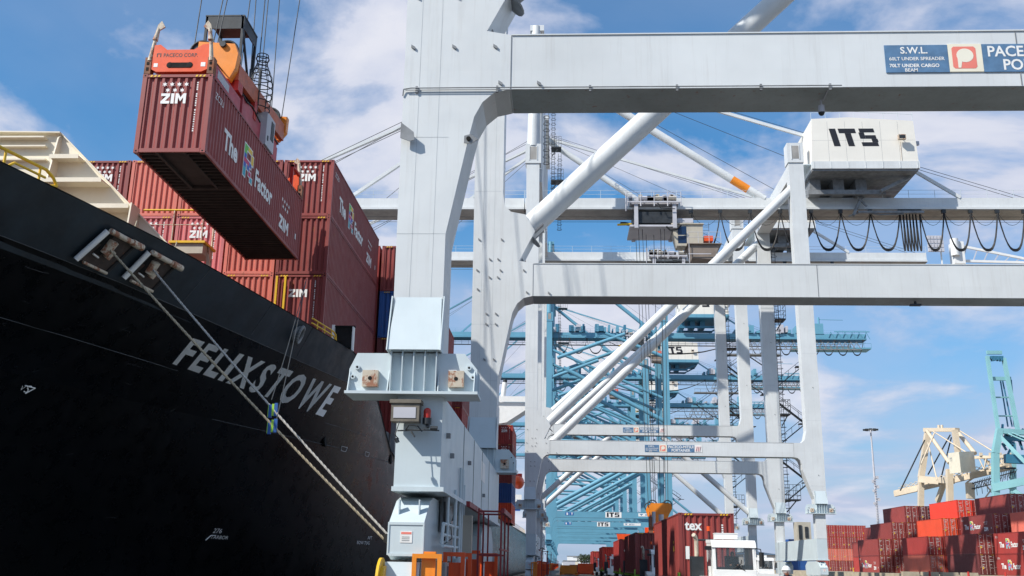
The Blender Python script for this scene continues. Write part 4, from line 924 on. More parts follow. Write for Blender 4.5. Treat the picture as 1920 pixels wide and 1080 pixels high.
def stays(root, Y0, Ym, zb, za, p, mat):
    za_ = za
    q = MB(); q.box(-4.4, -2.6, Y0+.2, Y0+22.4, za_-.9, za_-.1); 
    for y in (Y0+.6, Y0+21.9): q.tube((-3.8, y, p['zt']+2.4), (-3.6, y, za_-.2), .85, .6, n=14)
    o = q.build('apex_frame', mat, root)
    q = MB()
    for xx, dx in ((-46, 0), (-30, 0)): q.beam((-3.5, Ym, za_-.4-(0 if xx < -40 else .6)), (xx, Ym, zb+1.9), .5, .42)
    q.build('forestay', mat, root)
    q = MB()
    for dz, xx in ((.7, -44), (1.4, -40), (-.8, -42), (-1.6, -24)): q.tube((-3.5, Ym-1, za_+dz), (xx, Ym-1, zb+2), .045, n=4)
    q.build('boom_hoist_rope', WIRE, root)
    a = Vector((-3.0, Ym-1.4, za_-.5)); b = Vector((26.6, Ym-1.4, zb+1.7)); q = MB(); q.tube(a, b, .55, n=14); o = q.build('backstay', mat, root)
    if mat is GREY:
        q = MB(); q.tube(a.lerp(b, .86), a.lerp(b, .93), .556, n=14); q.build('orange_band', AMBER, o)
    q = MB(); a = Vector((-3.0, Ym-1.8, za_-.3)); b = Vector((p.get('hx0', 31.8)+.6, Ym-1.8, za_-.3-11.6)); q.beam(a, b, .3, .42)
    a = Vector((p.get('hx1', 45.2)-.5, Ym-1.8, zb+6.6)); b = Vector((p.get('hx1', 45.2)+6.6, Ym-1.8, zb+1.8)); q.beam(a, b, .3, .42); q.build('rear_stay', mat, root)
    q = MB()
    for k, (xx, zz) in enumerate(((28, 3.2), (34, 6.0), (60, 1.6), (62, 1.4))): q.tube((-3.4, Ym-1.2, za_+.3*k), (xx, Ym-1.2, zb+zz), .035, n=4)
    q.build('boom_rope', WIRE, root)
def ladder(root, X, Y, z0, z1, mat=DARK, cage=True, plats=()):
    q = MB()
    for dx in (0, .5): q.tube((X+dx, Y, z0), (X+dx, Y, z1), .045, n=4, caps=False)
    n = int((z1-z0)/.45)
    for i in range(n): q.box(X, X+.5, Y-.02, Y+.02, z0+i*.45, z0+i*.45+.04)
    if cage:
        for i in range(int((z1-z0)/.9)): q.ring((X+.25, Y-.35, z0+i*.9), (0, 0, 1), .42, .03, 8)
    o = q.build('ladder', mat, root)
    for zz, wd in plats:
        q = MB(); q.box(X-.1, X+wd, Y-1.0, Y+1.0, zz-.18, zz); q.beam((X, Y-.8, zz-1.7), (X+wd*.7, Y-.8, zz-.2), .14, .14)
        for dz in (.5, 1.1, 1.9):
            q.path([(X, Y-1, zz+dz), (X+wd, Y-1, zz+dz), (X+wd, Y+1, zz+dz)], .035, 4)
        for i in range(5): q.tube((X+wd*i/4, Y-1, zz), (X+wd*i/4, Y-1, zz+1.9), .035, n=4)
        q.build('landing', mat, o)
def festoon(root, Ym, zb, xs, dip=5.0, extra=True, mat=BLACK):
    q = MB(); rr = random.Random(2)
    for a, b in zip(xs, xs[1:]):
        d_ = min(dip, 5.4 if b-a > 1.2 else 5.2)
        for k in range(3):
            pts = [(a+(b-a)*t/12+.0, Ym-2.0-.04*k, zb-.35-(d_+.14*k)*(1-abs(2*t/12-1)**2.6)) for t in range(13)]; q.path(pts, .08, 4)
        if extra and b-a > 2:
            for s_ in (.35,): q.path([(a+(b-a)*t/8, Ym-2.1, zb-.4-d_*s_*(1-(2*t/8-1)**2)) for t in range(9)], .03, 4)
    o = q.build('festoon_cable', mat, root)
    q = MB()
    for x in xs: q.box(x-.25, x+.25, Ym-2.15, Ym-1.8, zb-.45, zb+.05)
    q.build('cable_carriers', DARK, o)
def crane(name, Y0, p, mat, label, group, sign, full=True):
    root = empty(name, (0, 0, 0), label, 'crane', group)
    zp, G = p['zp'], 21.2
    p.setdefault('zt', p['zboom']+2.9)
    eq = p['ez']
    p['zb'] = eq+1.0
    for Y in (Y0, Y0+G):
        legs_frame(root, Y, p, mat, full=full and Y == Y0 or full)
        for X in (-3.66, 28.96): equalizer(root, Y, X, eq, mat if not full else GREY2, rusty=RUSTY if full else mat)
    for X in (-3.50, 28.82):
        if eq > p['sz']+2.3:
            for Y in (Y0, Y0+G): q = MB(); q.box(X-.56, X+.56, Y, Y+1.2, p['sz']+2.222, eq-.072); q.build('leg_stub', mat, root)
        sill_and_bogies(root, Y0, Y0+G, X, p['sz'], GREY2 if full else mat, full)
    machinery_side(root, Y0, -3.5, p['sz'], mat) if p.get('detail') else None
    sign_group(root, Y0, zp, sign)
    Ym = Y0+11
    boom(root, Ym, p['zboom'], p, mat)
    for x in (-3.6, 28.6):
        q = MB(); q.box(x-.9, x+.9, Y0+1.3, Y0+G-.1, p['zt']-2.0, p['zt']-.2); q.build('cross_tie', mat, root)
    house(root, Y0, p['zh'], p, HOUSE if full or p.get('whitehouse') else mat, MID if full else BLUED)
    stays(root, Y0, Ym, p['zboom'], p['za'], p, mat)
    return root
WG = 'white portal cranes along the quay'
# crane A - the near one
A = crane('quay_crane', 24.0, dict(zp=13.95, zboom=47.0, za=69.5, zh=52.0, ez=5.70, sz=3.44, detail=True), GREY, 'nearest white quay crane, its leg and signed portal beam filling the middle', WG, 'paceco')
guards(A, 24.0, -3.5); access_ladder(A, 24.0, -3.5)
# flood light, beacon and cables on the sill end of crane A
q = MB(); q.box(-4.12, -3.44, 23.50, 23.85, 4.94, 5.45); q.box(-4.16, -3.40, 23.46, 23.9, 5.38, 5.47); o = q.build('flood_lamp', paint('brown_grey_lamp', (.16, .14, .11), .6, .3, 4), A)
q = MB(); q.box(-4.06, -3.52, 23.485, 23.499, 5.02, 5.28); q.build('lamp_glass', LGREY, o)
q = MB(); q.tube((-3.27, 23.7, 5.05), (-3.27, 23.7, 5.22), .09, n=12); q.ell((-3.27, 23.7, 5.22), .09, .09, .08); o = q.build('beacon', RED, A); q = MB(); q.tube((-3.27, 23.7, 4.9), (-3.27, 23.7, 5.05), .11, n=12); q.box(-3.3, -3.24, 23.7, 24.0, 4.85, 4.93); q.build('beacon_base', DARK, o)
q = MB(); q.path([(-3.95, 23.55, 4.72), (-3.3, 23.5, 4.74), (-2.95, 23.6, 4.74)], .018, 5); q.path([(-3.75, 23.5, 4.72), (-3.65, 23.4, 4.84), (-3.45, 23.4, 4.82), (-3.35, 23.5, 4.7)], .016, 5); q.path([(-3.9, 23.5, 4.95), (-3.98, 23.4, 4.6), (-3.88, 23.4, 4.5)], .012, 5); q.path([(-3.6, 23.4, 4.7), (-3.5, 23.35, 4.55)], .02, 5)
q.tube((-3.15, 23.5, 4.78), (-2.98, 23.5, 4.78), .055, n=8); q.tube((-3.95, 23.4, 4.52), (-3.9, 23.4, 4.42), .05, n=6); q.path([(-3.75, 23.5, 4.75), (-3.3, 23.9, 4.78)], .01, 4); q.build('lamp_cables', DARK, A)
q = MB(); q.path([(-4.32, 23.97, 13.75), (-4.30, 23.94, 13.93), (-4.1, 23.93, 13.96), (7.3, 23.93, 13.96)], .018, 5); q.path([(-4.25, 23.93, 13.90), (7.3, 23.93, 13.90)], .012, 5)
for x in (-3.95, -1.78, .7, 3.0, 5.2, 7.0): q.box(x-.03, x+.03, 23.93, 24.0, 13.84, 14.02)
q.build('conduit_run', MID, A)
q = MB(); q.prism([(-4.3, 12.9), (-3.95, 12.62), (-3.92, 12.40), (-4.05, 12.36), (-4.3, 12.46)], 23.80, 23.83, 'xz'); q.build('lifting_lug', MID, A)
q = MB(); q.prism([(-2.62, 12.55), (-2.45, 12.6), (-2.25, 12.45), (-2.45, 12.32), (-2.62, 12.35)], 23.9, 23.93, 'xz'); q.disc((-2.5, 23.88, 12.46), (0, 1, 0), .06, .04, 12, 1); q.build('eye_plate', [MID, VOIDM], A)
p_ = at(1540, 205, Y=24.6); q = MB(); q.tube((p_.x, 24.6, 13.7), (p_.x, 24.6, 13.5), .09, n=14); q.ell((p_.x, 24.6, 13.5), .085, .085, .09, 1); q.path([(p_.x, 24.6, 13.88), (p_.x, 24.6, 13.7)], .03, 6); q.path([(p_.x+.06, 24.6, 13.85), (p_.x+.1, 23.95, 14.0)], .02, 5); q.build('dome_camera', [LGREY, DARK], A)
p_ = at(1568, 62, Y=24.6); q = MB(); q.prism([(p_.x-.12, 15.52), (p_.x+.12, 15.52), (p_.x+.06, 15.66), (p_.x-.06, 15.66)], 24.3, 24.34, 'xz'); q.build('top_lug', GREY, A)
q = MB(); x_ = at(1720, 562, Y=45.3).x; q.tube((x_, 45.6, 13.88), (x_, 45.6, 13.68), .06, n=8); q.box(x_-.25, x_+.25, 45.5, 45.7, 13.66, 13.74); q.build('beam_lamp', DARK, A)
q = MB(); q.ell((-2.6, 45.9, 6.2), .35, .35, .5); q.build('cable_drum', ORANGE, A)
q = MB(); q.disc((-4.13, 23.3, 1.20), (1, 0, 0), .58, .06, 28); q.disc((-4.06, 23.3, 1.20), (1, 0, 0), .40, .08, 24); q.build('cable_reel', YELLOW, A)
# orange bumper panel and lettering on the sill of crane A
q = MB(); q.box(-2.938, -2.932, 36, 38, 4.6, 5.3); q.build('sill_placard', LETTER, A)
B = crane('quay_crane', 114.5, dict(zp=13.9, zboom=47.0, za=69.5, zh=52.0, ez=7.72, sz=2.75), GREY, 'white quay crane second along the quay, cream ITS machinery house behind its landward leg', WG, 'paceco')
trolley(B, 8.4, 125.5, 47.0)
fx = [32.4, 36.2, 40.2, 41.2, 43.9]+[44.35+.33*i for i in range(6)]+[46.1, 49.2, 52.6, 56.0, 59.4]
festoon(B, 125.5, 47.0, [16.8, 20.6, 24.5, 28.4, 32.4, 36.2, 40.0, 43.8]+[44.2, 44.6, 45.0, 45.4, 45.8, 46.3, 49.4, 52.8, 56.2, 59.6])
q = MB(); q.beam((37.6, 122.9, 46.0), (38.9, 122.9, 48.6), .5, .35); q.box(38.2, 46.6, 122.6, 123.2, 46.3, 46.6); q.path([(37.0, 122.8, 45.9), (38.8, 122.8, 46.5), (41, 122.8, 46.1), (44, 122.8, 46.2)], .10, 5); q.beam((38.0, 122.7, 48.9), (39.4, 122.7, 47.2), .2, .2); q.build('festoon_trolley', MID, B)
ladder(B, 29.75, 136.3, 8.5, 46, plats=((10.6, 1.9), (35.3, 1.3), (22, 1.2)))
ladder(B, -2.4, 115.2, 50, 68, cage=True)
C_ = crane('quay_crane', 155.0, dict(zp=21.3, zboom=52.4, za=76.0, zh=58.0, ez=8.0, sz=4.2, hx0=33.5, hx1=42.4, hh=3.0), GREY, 'taller white quay crane third along the quay, its high portal beam above the blue cranes', WG, 'paceco')
trolley(C_, 14.5, 166.0, 52.4, cab=False)
festoon(C_, 166.0, 52.4, [34, 38, 42, 46], 4)
ladder(C_, -2.0, 156.0, 60, 80, plats=((64, 2.0), (70, 1.6))); ladder(C_, -.9, 158.0, 56, 70)
ladder(C_, 29.75, 177.3, 9, 52, plats=((12, 1.8), (28, 2.2), (40, 1.8)))
for Y in (155.6, 176.8):
    q = MB(); q.tube((-3.2, Y, 11.6), (7.5, Y, 21.2), .42, n=12); q.build('knee_brace', GREY, C_)
    q = MB(); q.tube((28.4, Y, 9.8), (15.5, Y, 21.2), .42, n=12); q.build('knee_brace', GREY, C_)
# boarding stairs between the legs of the white cranes (dark zig-zag)
def stairs(root, X, Y0, z0, n, rise=4.0, run=5.0, mat=DARK):
    for i in range(n):
        s_ = 1 if i % 2 == 0 else -1; a = Vector((X-s_*run/2, Y0, z0+i*rise)); b = Vector((X+s_*run/2, Y0, z0+(i+1)*rise))
        q = MB(); q.beam(a, b, .8, .12); q.beam(a+Vector((0, -.4, 1.0)), b+Vector((0, -.4, 1.0)), .05, .05); q.beam(a+Vector((0, .4, 1.0)), b+Vector((0, .4, 1.0)), .05, .05)
        for k in range(6): c = a.lerp(b, k/5); q.tube(c+Vector((0, -.4, 0)), c+Vector((0, -.4, 1)), .03, n=4)
        q.box(b.x-.9, b.x+.9, Y0-.6, Y0+.6, b.z-.1, b.z); q.build('stair_flight', mat, root)
stairs(B, 31.0, 138, 9, 5); stairs(C_, 31.0, 178, 14, 6)
q = MB(); q.tube((28.9, 135.9, 4.0), (28.9, 135.89, 4.0), .5, n=16); q.build('orange_disc', ORANGE, B)
q = MB(); q.box(30.6, 32.4, 134, 136, 5.2, 7.6); q.box(30.8, 31.2, 133.9, 134, 5.4, 7.2, 1); q.box(31.6, 32.0, 133.9, 134, 5.6, 7.0, 1); q.build('switch_room', [BEIGE, DARK], B)
# blue cranes
BG = 'sky blue quay cranes in the distance'
guards(B, 114.5, -3.5); access_ladder(B, 114.5, -3.5); guards(C_, 155, -3.5); access_ladder(C_, 155, -3.5)
D = crane('blue_quay_crane', 272.0, dict(zp=13.9, zboom=65.2, za=92, zh=71.6, ez=7.0, sz=2.8, hx0=33.5, hx1=47.5, hh=6.0, hy=5, whitehouse=True, low=33.5, bx0=-48, bx1=87), BLUEC, 'nearest sky blue quay crane beyond the white cranes', BG, 'its', full=False)
guards(D, 272, -3.5); access_ladder(D, 272, -3.5)
for Y in (272.6, 293.8):
    for a, b, r in (((-1.5, 57.6), (17.5, 64.6), .55), ((.2, 54.8), (28.6, 39.8), .6), ((-3, 52), (10, 57), .5), ((-3, 34.5), (28.6, 33.5), .5)):
        q = MB(); q.tube((a[0], Y, a[1]), (b[0], Y, b[1]), r, n=10); q.build('lattice_tube', BLUEC, D)
trolley(D, 17.5, 283.0, 65.2, full=True)
festoon(D, 283, 65.2, [-3+5.0*i for i in range(4)]+[50+4.0*i for i in range(10)], 4, mat=BLACK)
q = MB(); q.box(66, 88, 280.5, 285.5, 62.5, 62.9); q.box(78, 88, 281, 281.2, 67.5, 67.8)
for x in range(66, 89, 2): q.tube((x, 280.5, 62.9), (x, 280.5, 64.1), .06, n=4)
q.tube((66, 280.5, 64.1), (88, 280.5, 64.1), .06, n=4)
for i in range(6): q.beam((76+2*i, 281, 65.4), (77+2*i, 281, 67.5), .15, .15); q.beam((77+2*i, 281, 67.5), (78+2*i, 281, 65.4), .15, .15)
q.box(72.5, 75, 281, 284, 66.9, 70); q.tube((74, 282, 70), (74, 282, 72), .3, n=8); q.tube((74, 282, 71.4), (81, 282, 71.3), .1, n=4); q.build('tail_platform', [BLUEC], D)
ladder(D, -1.2, 273, 60, 84, plats=((62, 3), (72, 2.5)))
for X, Y, z0, n in ((31.5, 295, 8, 7), (50, 284, 40, 5), (56, 282, 44, 4)): stairs(D, X, Y, z0, n, 4.2, 6)
# side walkways, trusses and machinery that thicken the silhouette of the blue cranes
for y in (286.2,):
    q = MB(); q.box(-44, 84, y-.5, y+.5, 64.2, 64.32)
    for i in range(64): x = -44+2*i; q.tube((x, y-.5, 64.3), (x, y-.5, 65.4), .05, n=4, caps=False)
    q.box(-44, 84, y-.53, y-.47, 65.35, 65.43); q.box(-44, 84, y-.53, y-.47, 64.8, 64.86); q.build('side_walkway', MID, D)
q = MB()
for i in range(20):
    x = 52+1.6*i; q.beam((x, 279.4, 62.0), (x+1.2, 279.4, 64.2), .16, .16); q.beam((x+1.2, 279.4, 64.2), (x+2.4, 279.4, 62.0), .16, .16)
q.box(52, 85, 279.2, 279.6, 61.9, 62.1); q.box(46, 62, 278.6, 281.6, 60.2, 60.5); q.box(46, 62, 278.5, 278.7, 61.5, 61.6)
for i in range(9): q.tube((46+2*i, 278.6, 60.4), (46+2*i, 278.6, 61.6), .05, n=4)
q.build('under_truss', MID, D)
r8 = random.Random(21); q = MB()
for i in range(46):
    x = r8.uniform(-3, 30) if i < 30 else r8.uniform(48, 70); z = 66.9+r8.uniform(0, .4); s_ = r8.uniform(.3, 1.5); q.box(x, x+s_, 280.5, 285, z, z+r8.uniform(.4, 2.4), r8.choice((0, 1, 2)))
q.build('deck_machinery', [BLUEC, BLUED, LGREY], D)
for Y in (272.6, 293.8):
    for a, b, r in (((28.6, 58), (12, 64.8), .5), ((28.8, 46), (-3.2, 60), .42), ((28.8, 20), (44, 8), .3)):
        q = MB(); q.tube((a[0], Y, a[1]), (b[0], Y, b[1]), r, n=8); q.build('lattice_tube', BLUEC, D)
q = MB()
for k in range(14): z = 8+4*k; q.box(-5.9, -4.6, 273+.0, 276, z, z+.12); q.tube((-5.9, 273, z), (-5.9, 273, z+1.1), .05, n=4); q.tube((-5.9, 273, z+1.1), (-4.6, 273, z+1.1), .05, n=4); q.beam((-5.8, 274.5, z), (-4.6, 274.5, z+4), .3, .1)
q.build('leg_stairs', BLUED, D)
index_kids()
SUF = ['second sky blue quay crane of the row, lower ITS house showing', 'third sky blue quay crane of the row', 'fourth sky blue quay crane of the row', 'fifth sky blue quay crane of the row', 'farthest sky blue quay crane of the row']
for i, Y in enumerate((337, 400, 463, 530, 600)):
    o = copy_tree(D); o.location = (0, Y-272.0, 0); tag(o, SUF[i], 'crane', BG)
    dx = (-9, 14, -20, 6, -12)[i]
    for c in [c for c in COL.objects if c.parent == o]:   # every crane has its trolley elsewhere; only the first two carry the operator's board
        nm = c.name.split('.')[0]
        if nm in ('trolley', 'operator_cab'): c.location.x += dx
        if i > 0 and nm in ('operator_sign', 'number_sign', 'maker_sign'):
            for g_ in [g_ for g_ in COL.objects if g_.parent == c]: bpy.data.objects.remove(g_)
            bpy.data.objects.remove(c)

# ================================================================= spreader over the hoisted container
SP = empty('container_spreader', (-13.2, 36.1, 17.66), 'orange spreader with amber headblock and cable basket gripping the hanging maroon container', 'spreader')
def spb(mb, name, mat, par=None, label=None):
    par = par or SP; o = mb.build(name, mat, par, label)
    if par is SP: o.location = (13.2, -36.1, -17.66)
    return o
q = MB(); z = 17.68; E = [(-14.22, z+.20), (-14.0, z+.08), (-12.42, z+.08), (-12.18, z+.20), (-12.18, z+.80), (-12.22, z+1.15), (-12.45, z+1.12), (-12.75, z+.92), (-13.7, z+.92), (-13.95, z+1.12), (-14.15, z+1.1), (-14.22, z+.8)]
for y in (30.02, 41.95): q.prism(E, y, y+.30, 'xz')
o = spb(q, 'end_beam', ORANGE)
q = MB(); q.box(-13.50, -12.90, 30.005, 30.018, z+.23, z+.42); q.ell((-13.55, 30.01, z+.33), .11, .012, .11); q.ell((-12.85, 30.01, z+.33), .11, .012, .11); spb(q, 'beam_slot', VOIDM, o)
q = MB(); q.text('PACECO CORP.', (-13.80, 30.017, z+.64), (1, 0, 0), (0, 0, 1), .14, 'l', .015, .86); q.box(-14.04, -14.01, 30.015, 30.019, z+.64, z+.78); q.box(-14.01, -13.92, 30.015, 30.019, z+.75, z+.78); q.box(-13.92, -13.89, 30.015, 30.019, z+.64, z+.78); spb(q, 'lettering', BLACKL, o)
q = MB(); q.box(-14.11, -13.97, 30.014, 30.019, z+.26, z+.40); q.box(-12.46, -12.30, 30.014, 30.019, z+.27, z+.43); spb(q, 'sticker', LETTER, o)
for x in (-14.40, -12.20):
    for y in (30.0, 41.95):
        q = MB(); q.box(x-.02, x+.20, y, y+.28, z+.0, z+.62); q.box(x+.05, x+.13, y-.012, y-.001, z+.12, z+.24, 1); q.box(x+.05, x+.13, y-.012, y-.001, z+.34, z+.44, 1); spb(q, 'twistlock_housing', [RUST, VOIDM])
for x, tilt in ((-14.28, 1), (-12.12, -1)):
    for y in (30.05, 42.1):
        q = MB(); q.tube((x, y, z+.5), (x+.10*tilt, y+.02, z+1.35), .085, .06, n=8); q.tube((x+.10*tilt, y, z+1.3), (x+.18*tilt, y, z+1.75), .10, .05, n=8)
        q.prism([(x+.08*tilt, z+1.6), (x+.40*tilt, z+1.82), (x+.26*tilt, z+2.05), (x+.14*tilt, z+1.9)], y-.02, y+.04, 'xz'); spb(q, 'corner_flipper', RUSTY)
q = MB()
for x in (-13.9, -12.7): q.box(x, x+.22, 30.33, 41.94, z+.15, z+.62)
for y in (33, 36, 39): q.box(-13.9, -12.5, y, y+.4, z+.18, z+.55)
spb(q, 'main_frame', RED)
q = MB(); q.box(-12.46, -12.18, 30.6, 33.4, z+.12, z+.72); q.box(-12.46, -12.20, 33.7, 36.1, z+.12, z+1.0); q.box(-12.46, -12.2, 37.2, 38.4, z+.12, z+.9); spb(q, 'side_box', paint('faded_red_paint', (.46, .07, .09), .5, .15, 1.5))
q = MB(); q.box(-12.179, -12.17, 30.9, 32.1, z+.3, z+.6); spb(q, 'grey_label', LGREY)
q = MB(); q.box(-12.45, -11.95, 36.0, 37.1, z+.05, z+1.45); o = spb(q, 'junction_cabinet', LGREY); q = MB(); q.box(-11.949, -11.93, 36.6, 36.95, z+.5, z+1.3); q.box(-11.949, -11.93, 36.2, 36.3, z+.3, z+.5); spb(q, 'cabinet_panel', DARK, o)
# head block
q = MB(); hb = [(-13.75, z+1.55), (-12.42, z+1.15), (-12.22, z+1.6), (-12.16, z+2.2), (-12.32, z+2.6), (-13.70, z+2.7)]
q.prism(hb, 32.6, 32.95, 'xz'); spb(q, 'head_block', AMBER)
q = MB(); q.prism([(-14.35, z+1.8), (-12.42, z+1.6), (-12.12, z+2.0), (-12.1, z+2.7), (-14.25, z+2.9)], 39.1, 39.4, 'xz'); spb(q, 'head_block', AMBER)
q = MB(); q.prism([(32.96, z+1.30), (39.1, z+1.55), (39.1, z+2.30), (32.96, z+1.95)], -12.35, -12.18, 'yz'); q.prism([(32.96, z+1.5), (39.1, z+1.75), (39.1, z+2.2), (32.96, z+2.05)], -14.1, -13.9, 'yz'); spb(q, 'side_girder', paint('scorched_orange_paint', (.50, .12, .05), .5, .2, 1.5, rust=.3))
q = MB(); q.prism([(-13.5, z+.6), (-12.5, z+.6), (-12.3, z+1.3), (-13.7, z+1.3)], 33.1, 33.3, 'xz'); q.box(-13.7, -12.4, 38.5, 38.9, z+.5, z+1.5); q.box(-12.34, -12.17, 33.0, 33.5, z+.9, z+1.3); q.box(-12.34, -12.17, 35.0, 35.3, z+.7, z+1.5); spb(q, 'lift_frame', RED)
q = MB(); q.path([(-12.3, 33.3, z+1.2), (-12.15, 34.0, z+.9), (-12.2, 34.8, z+1.1), (-12.1, 35.6, z+.8)], .035, 5); q.path([(-12.9, 30.4, z+1.0), (-12.6, 31.5, z+1.3), (-12.7, 32.6, z+1.5)], .03, 5); spb(q, 'hydraulic_hoses', BLACK)
q = MB(); q.box(-13.85, -12.36, 33.0, 39.05, z+1.35, z+1.42); 
for y in (34, 35.5, 37): q.tube((-13.6, y, z+.5), (-13.2, y+.5, z+1.4), .10, n=6)
spb(q, 'hydraulics', DARK)
for x in (-13.75, -12.8):
    for y in (33.15, 38.9): q = MB(); q.disc((x, y, z+2.55), (0, 1, 0), .44, .10, 24); q.ring((x, y-.06, z+2.55), (0, 1, 0), .44, .05, 24); q.disc((x, y-.07, z+2.55), (0, 1, 0), .13, .06, 12); spb(q, 'rope_sheave', DARK)
q = MB(); q.disc((-12.75, 32.55, z+2.55), (0, 1, 0), .12, .14, 12); spb(q, 'sheave_pin', DARK)
q = MB(); x0, x1, y0, y1, zt = -14.3, -12.82, 34.6, 36.2, 22.62
for x in (x0, x1):
    for y in (y0, y1): q.box(x-.05, x+.05, y-.05, y+.05, z+1.9, zt)
q.box(x0-.06, x1+.06, y0-.06, y1+.06, zt, zt+.06)
for x, xx in ((x0-.03, x1+.03),): q.box(x, xx, y0-.05, y0, zt-.55, zt)
q.box(x1, x1+.04, y0, y1, zt-.5, zt)
q.beam((x1, y0, zt-.5), (x1, y1, z+2.0), .08, .08); q.beam((x0, y0, zt-.4), (x0+.5, y0, zt-1.4), .06, .06); spb(q, 'protective_hood', DARK)
q = MB(); cx_, cy_ = -12.3, 35.8
prof = [(.22, 3.55), (.26, 3.35), (.20, 3.15), (.25, 2.9), (.34, 2.65), (.44, 2.35), (.50, 2.0), (.52, 1.65), (.50, 1.3), (.47, .95), (.46, .6)]
for r_, zz in prof: q.ring((cx_, cy_, z+zz*.82+.95), (0, 0, 1), r_, .022, 18)
for k in range(10):
    a = k*math.pi/5; q.path([(cx_+r_*math.cos(a), cy_+r_*math.sin(a), z+zz*.82+.95) for r_, zz in prof], .014, 4)
spb(q, 'cable_basket', DARK)
q = MB()
for dx in (-.3, .1): q.box(cx_+dx-.03, cx_+dx+.03, cy_-.5, cy_-.44, z+1.2, z+3.0)
spb(q, 'basket_posts', DARK)
q = MB(); q.box(-12.15, -12.02, 40.4, 40.5, z+.0, z+1.0); q.box(-12.15, -12.02, 40.4, 41.6, z+.9, z+1.0); spb(q, 'tail_bracket', RED)
# hoist ropes belong to crane A
for (x0, y0), (ax, ay, az) in (((378, 0), (-14.1, 33.15, 20.3)), ((418, 0), (-13.42, 33.2, 20.35)), ((426, 0), (-13.35, 33.4, 20.3)), ((469, 0), (-12.9, 35.0, 20.0)), ((480, 0), (-12.8, 36.0, 20.0)), ((497, 0), (-12.3, 35.4, 20.6)), ((503, 0), (-12.7, 37.0, 20.0)), ((524, 0), (-12.6, 38.4, 20.3)), ((562, 0), (-12.3, 38.95, 20.3))):
    t_ = at(x0, y0, Y=ay+.3); d = (t_-Vector((ax, ay, az))); b = Vector((ax, ay, az))+d*((46.5-az)/d.z)
    q = MB(); q.tube((ax, ay, az), b, .022, n=5); q.build('hoist_rope', WIRE, A)
trolley(A, -16.5, 35.0, 47.0, full=False)
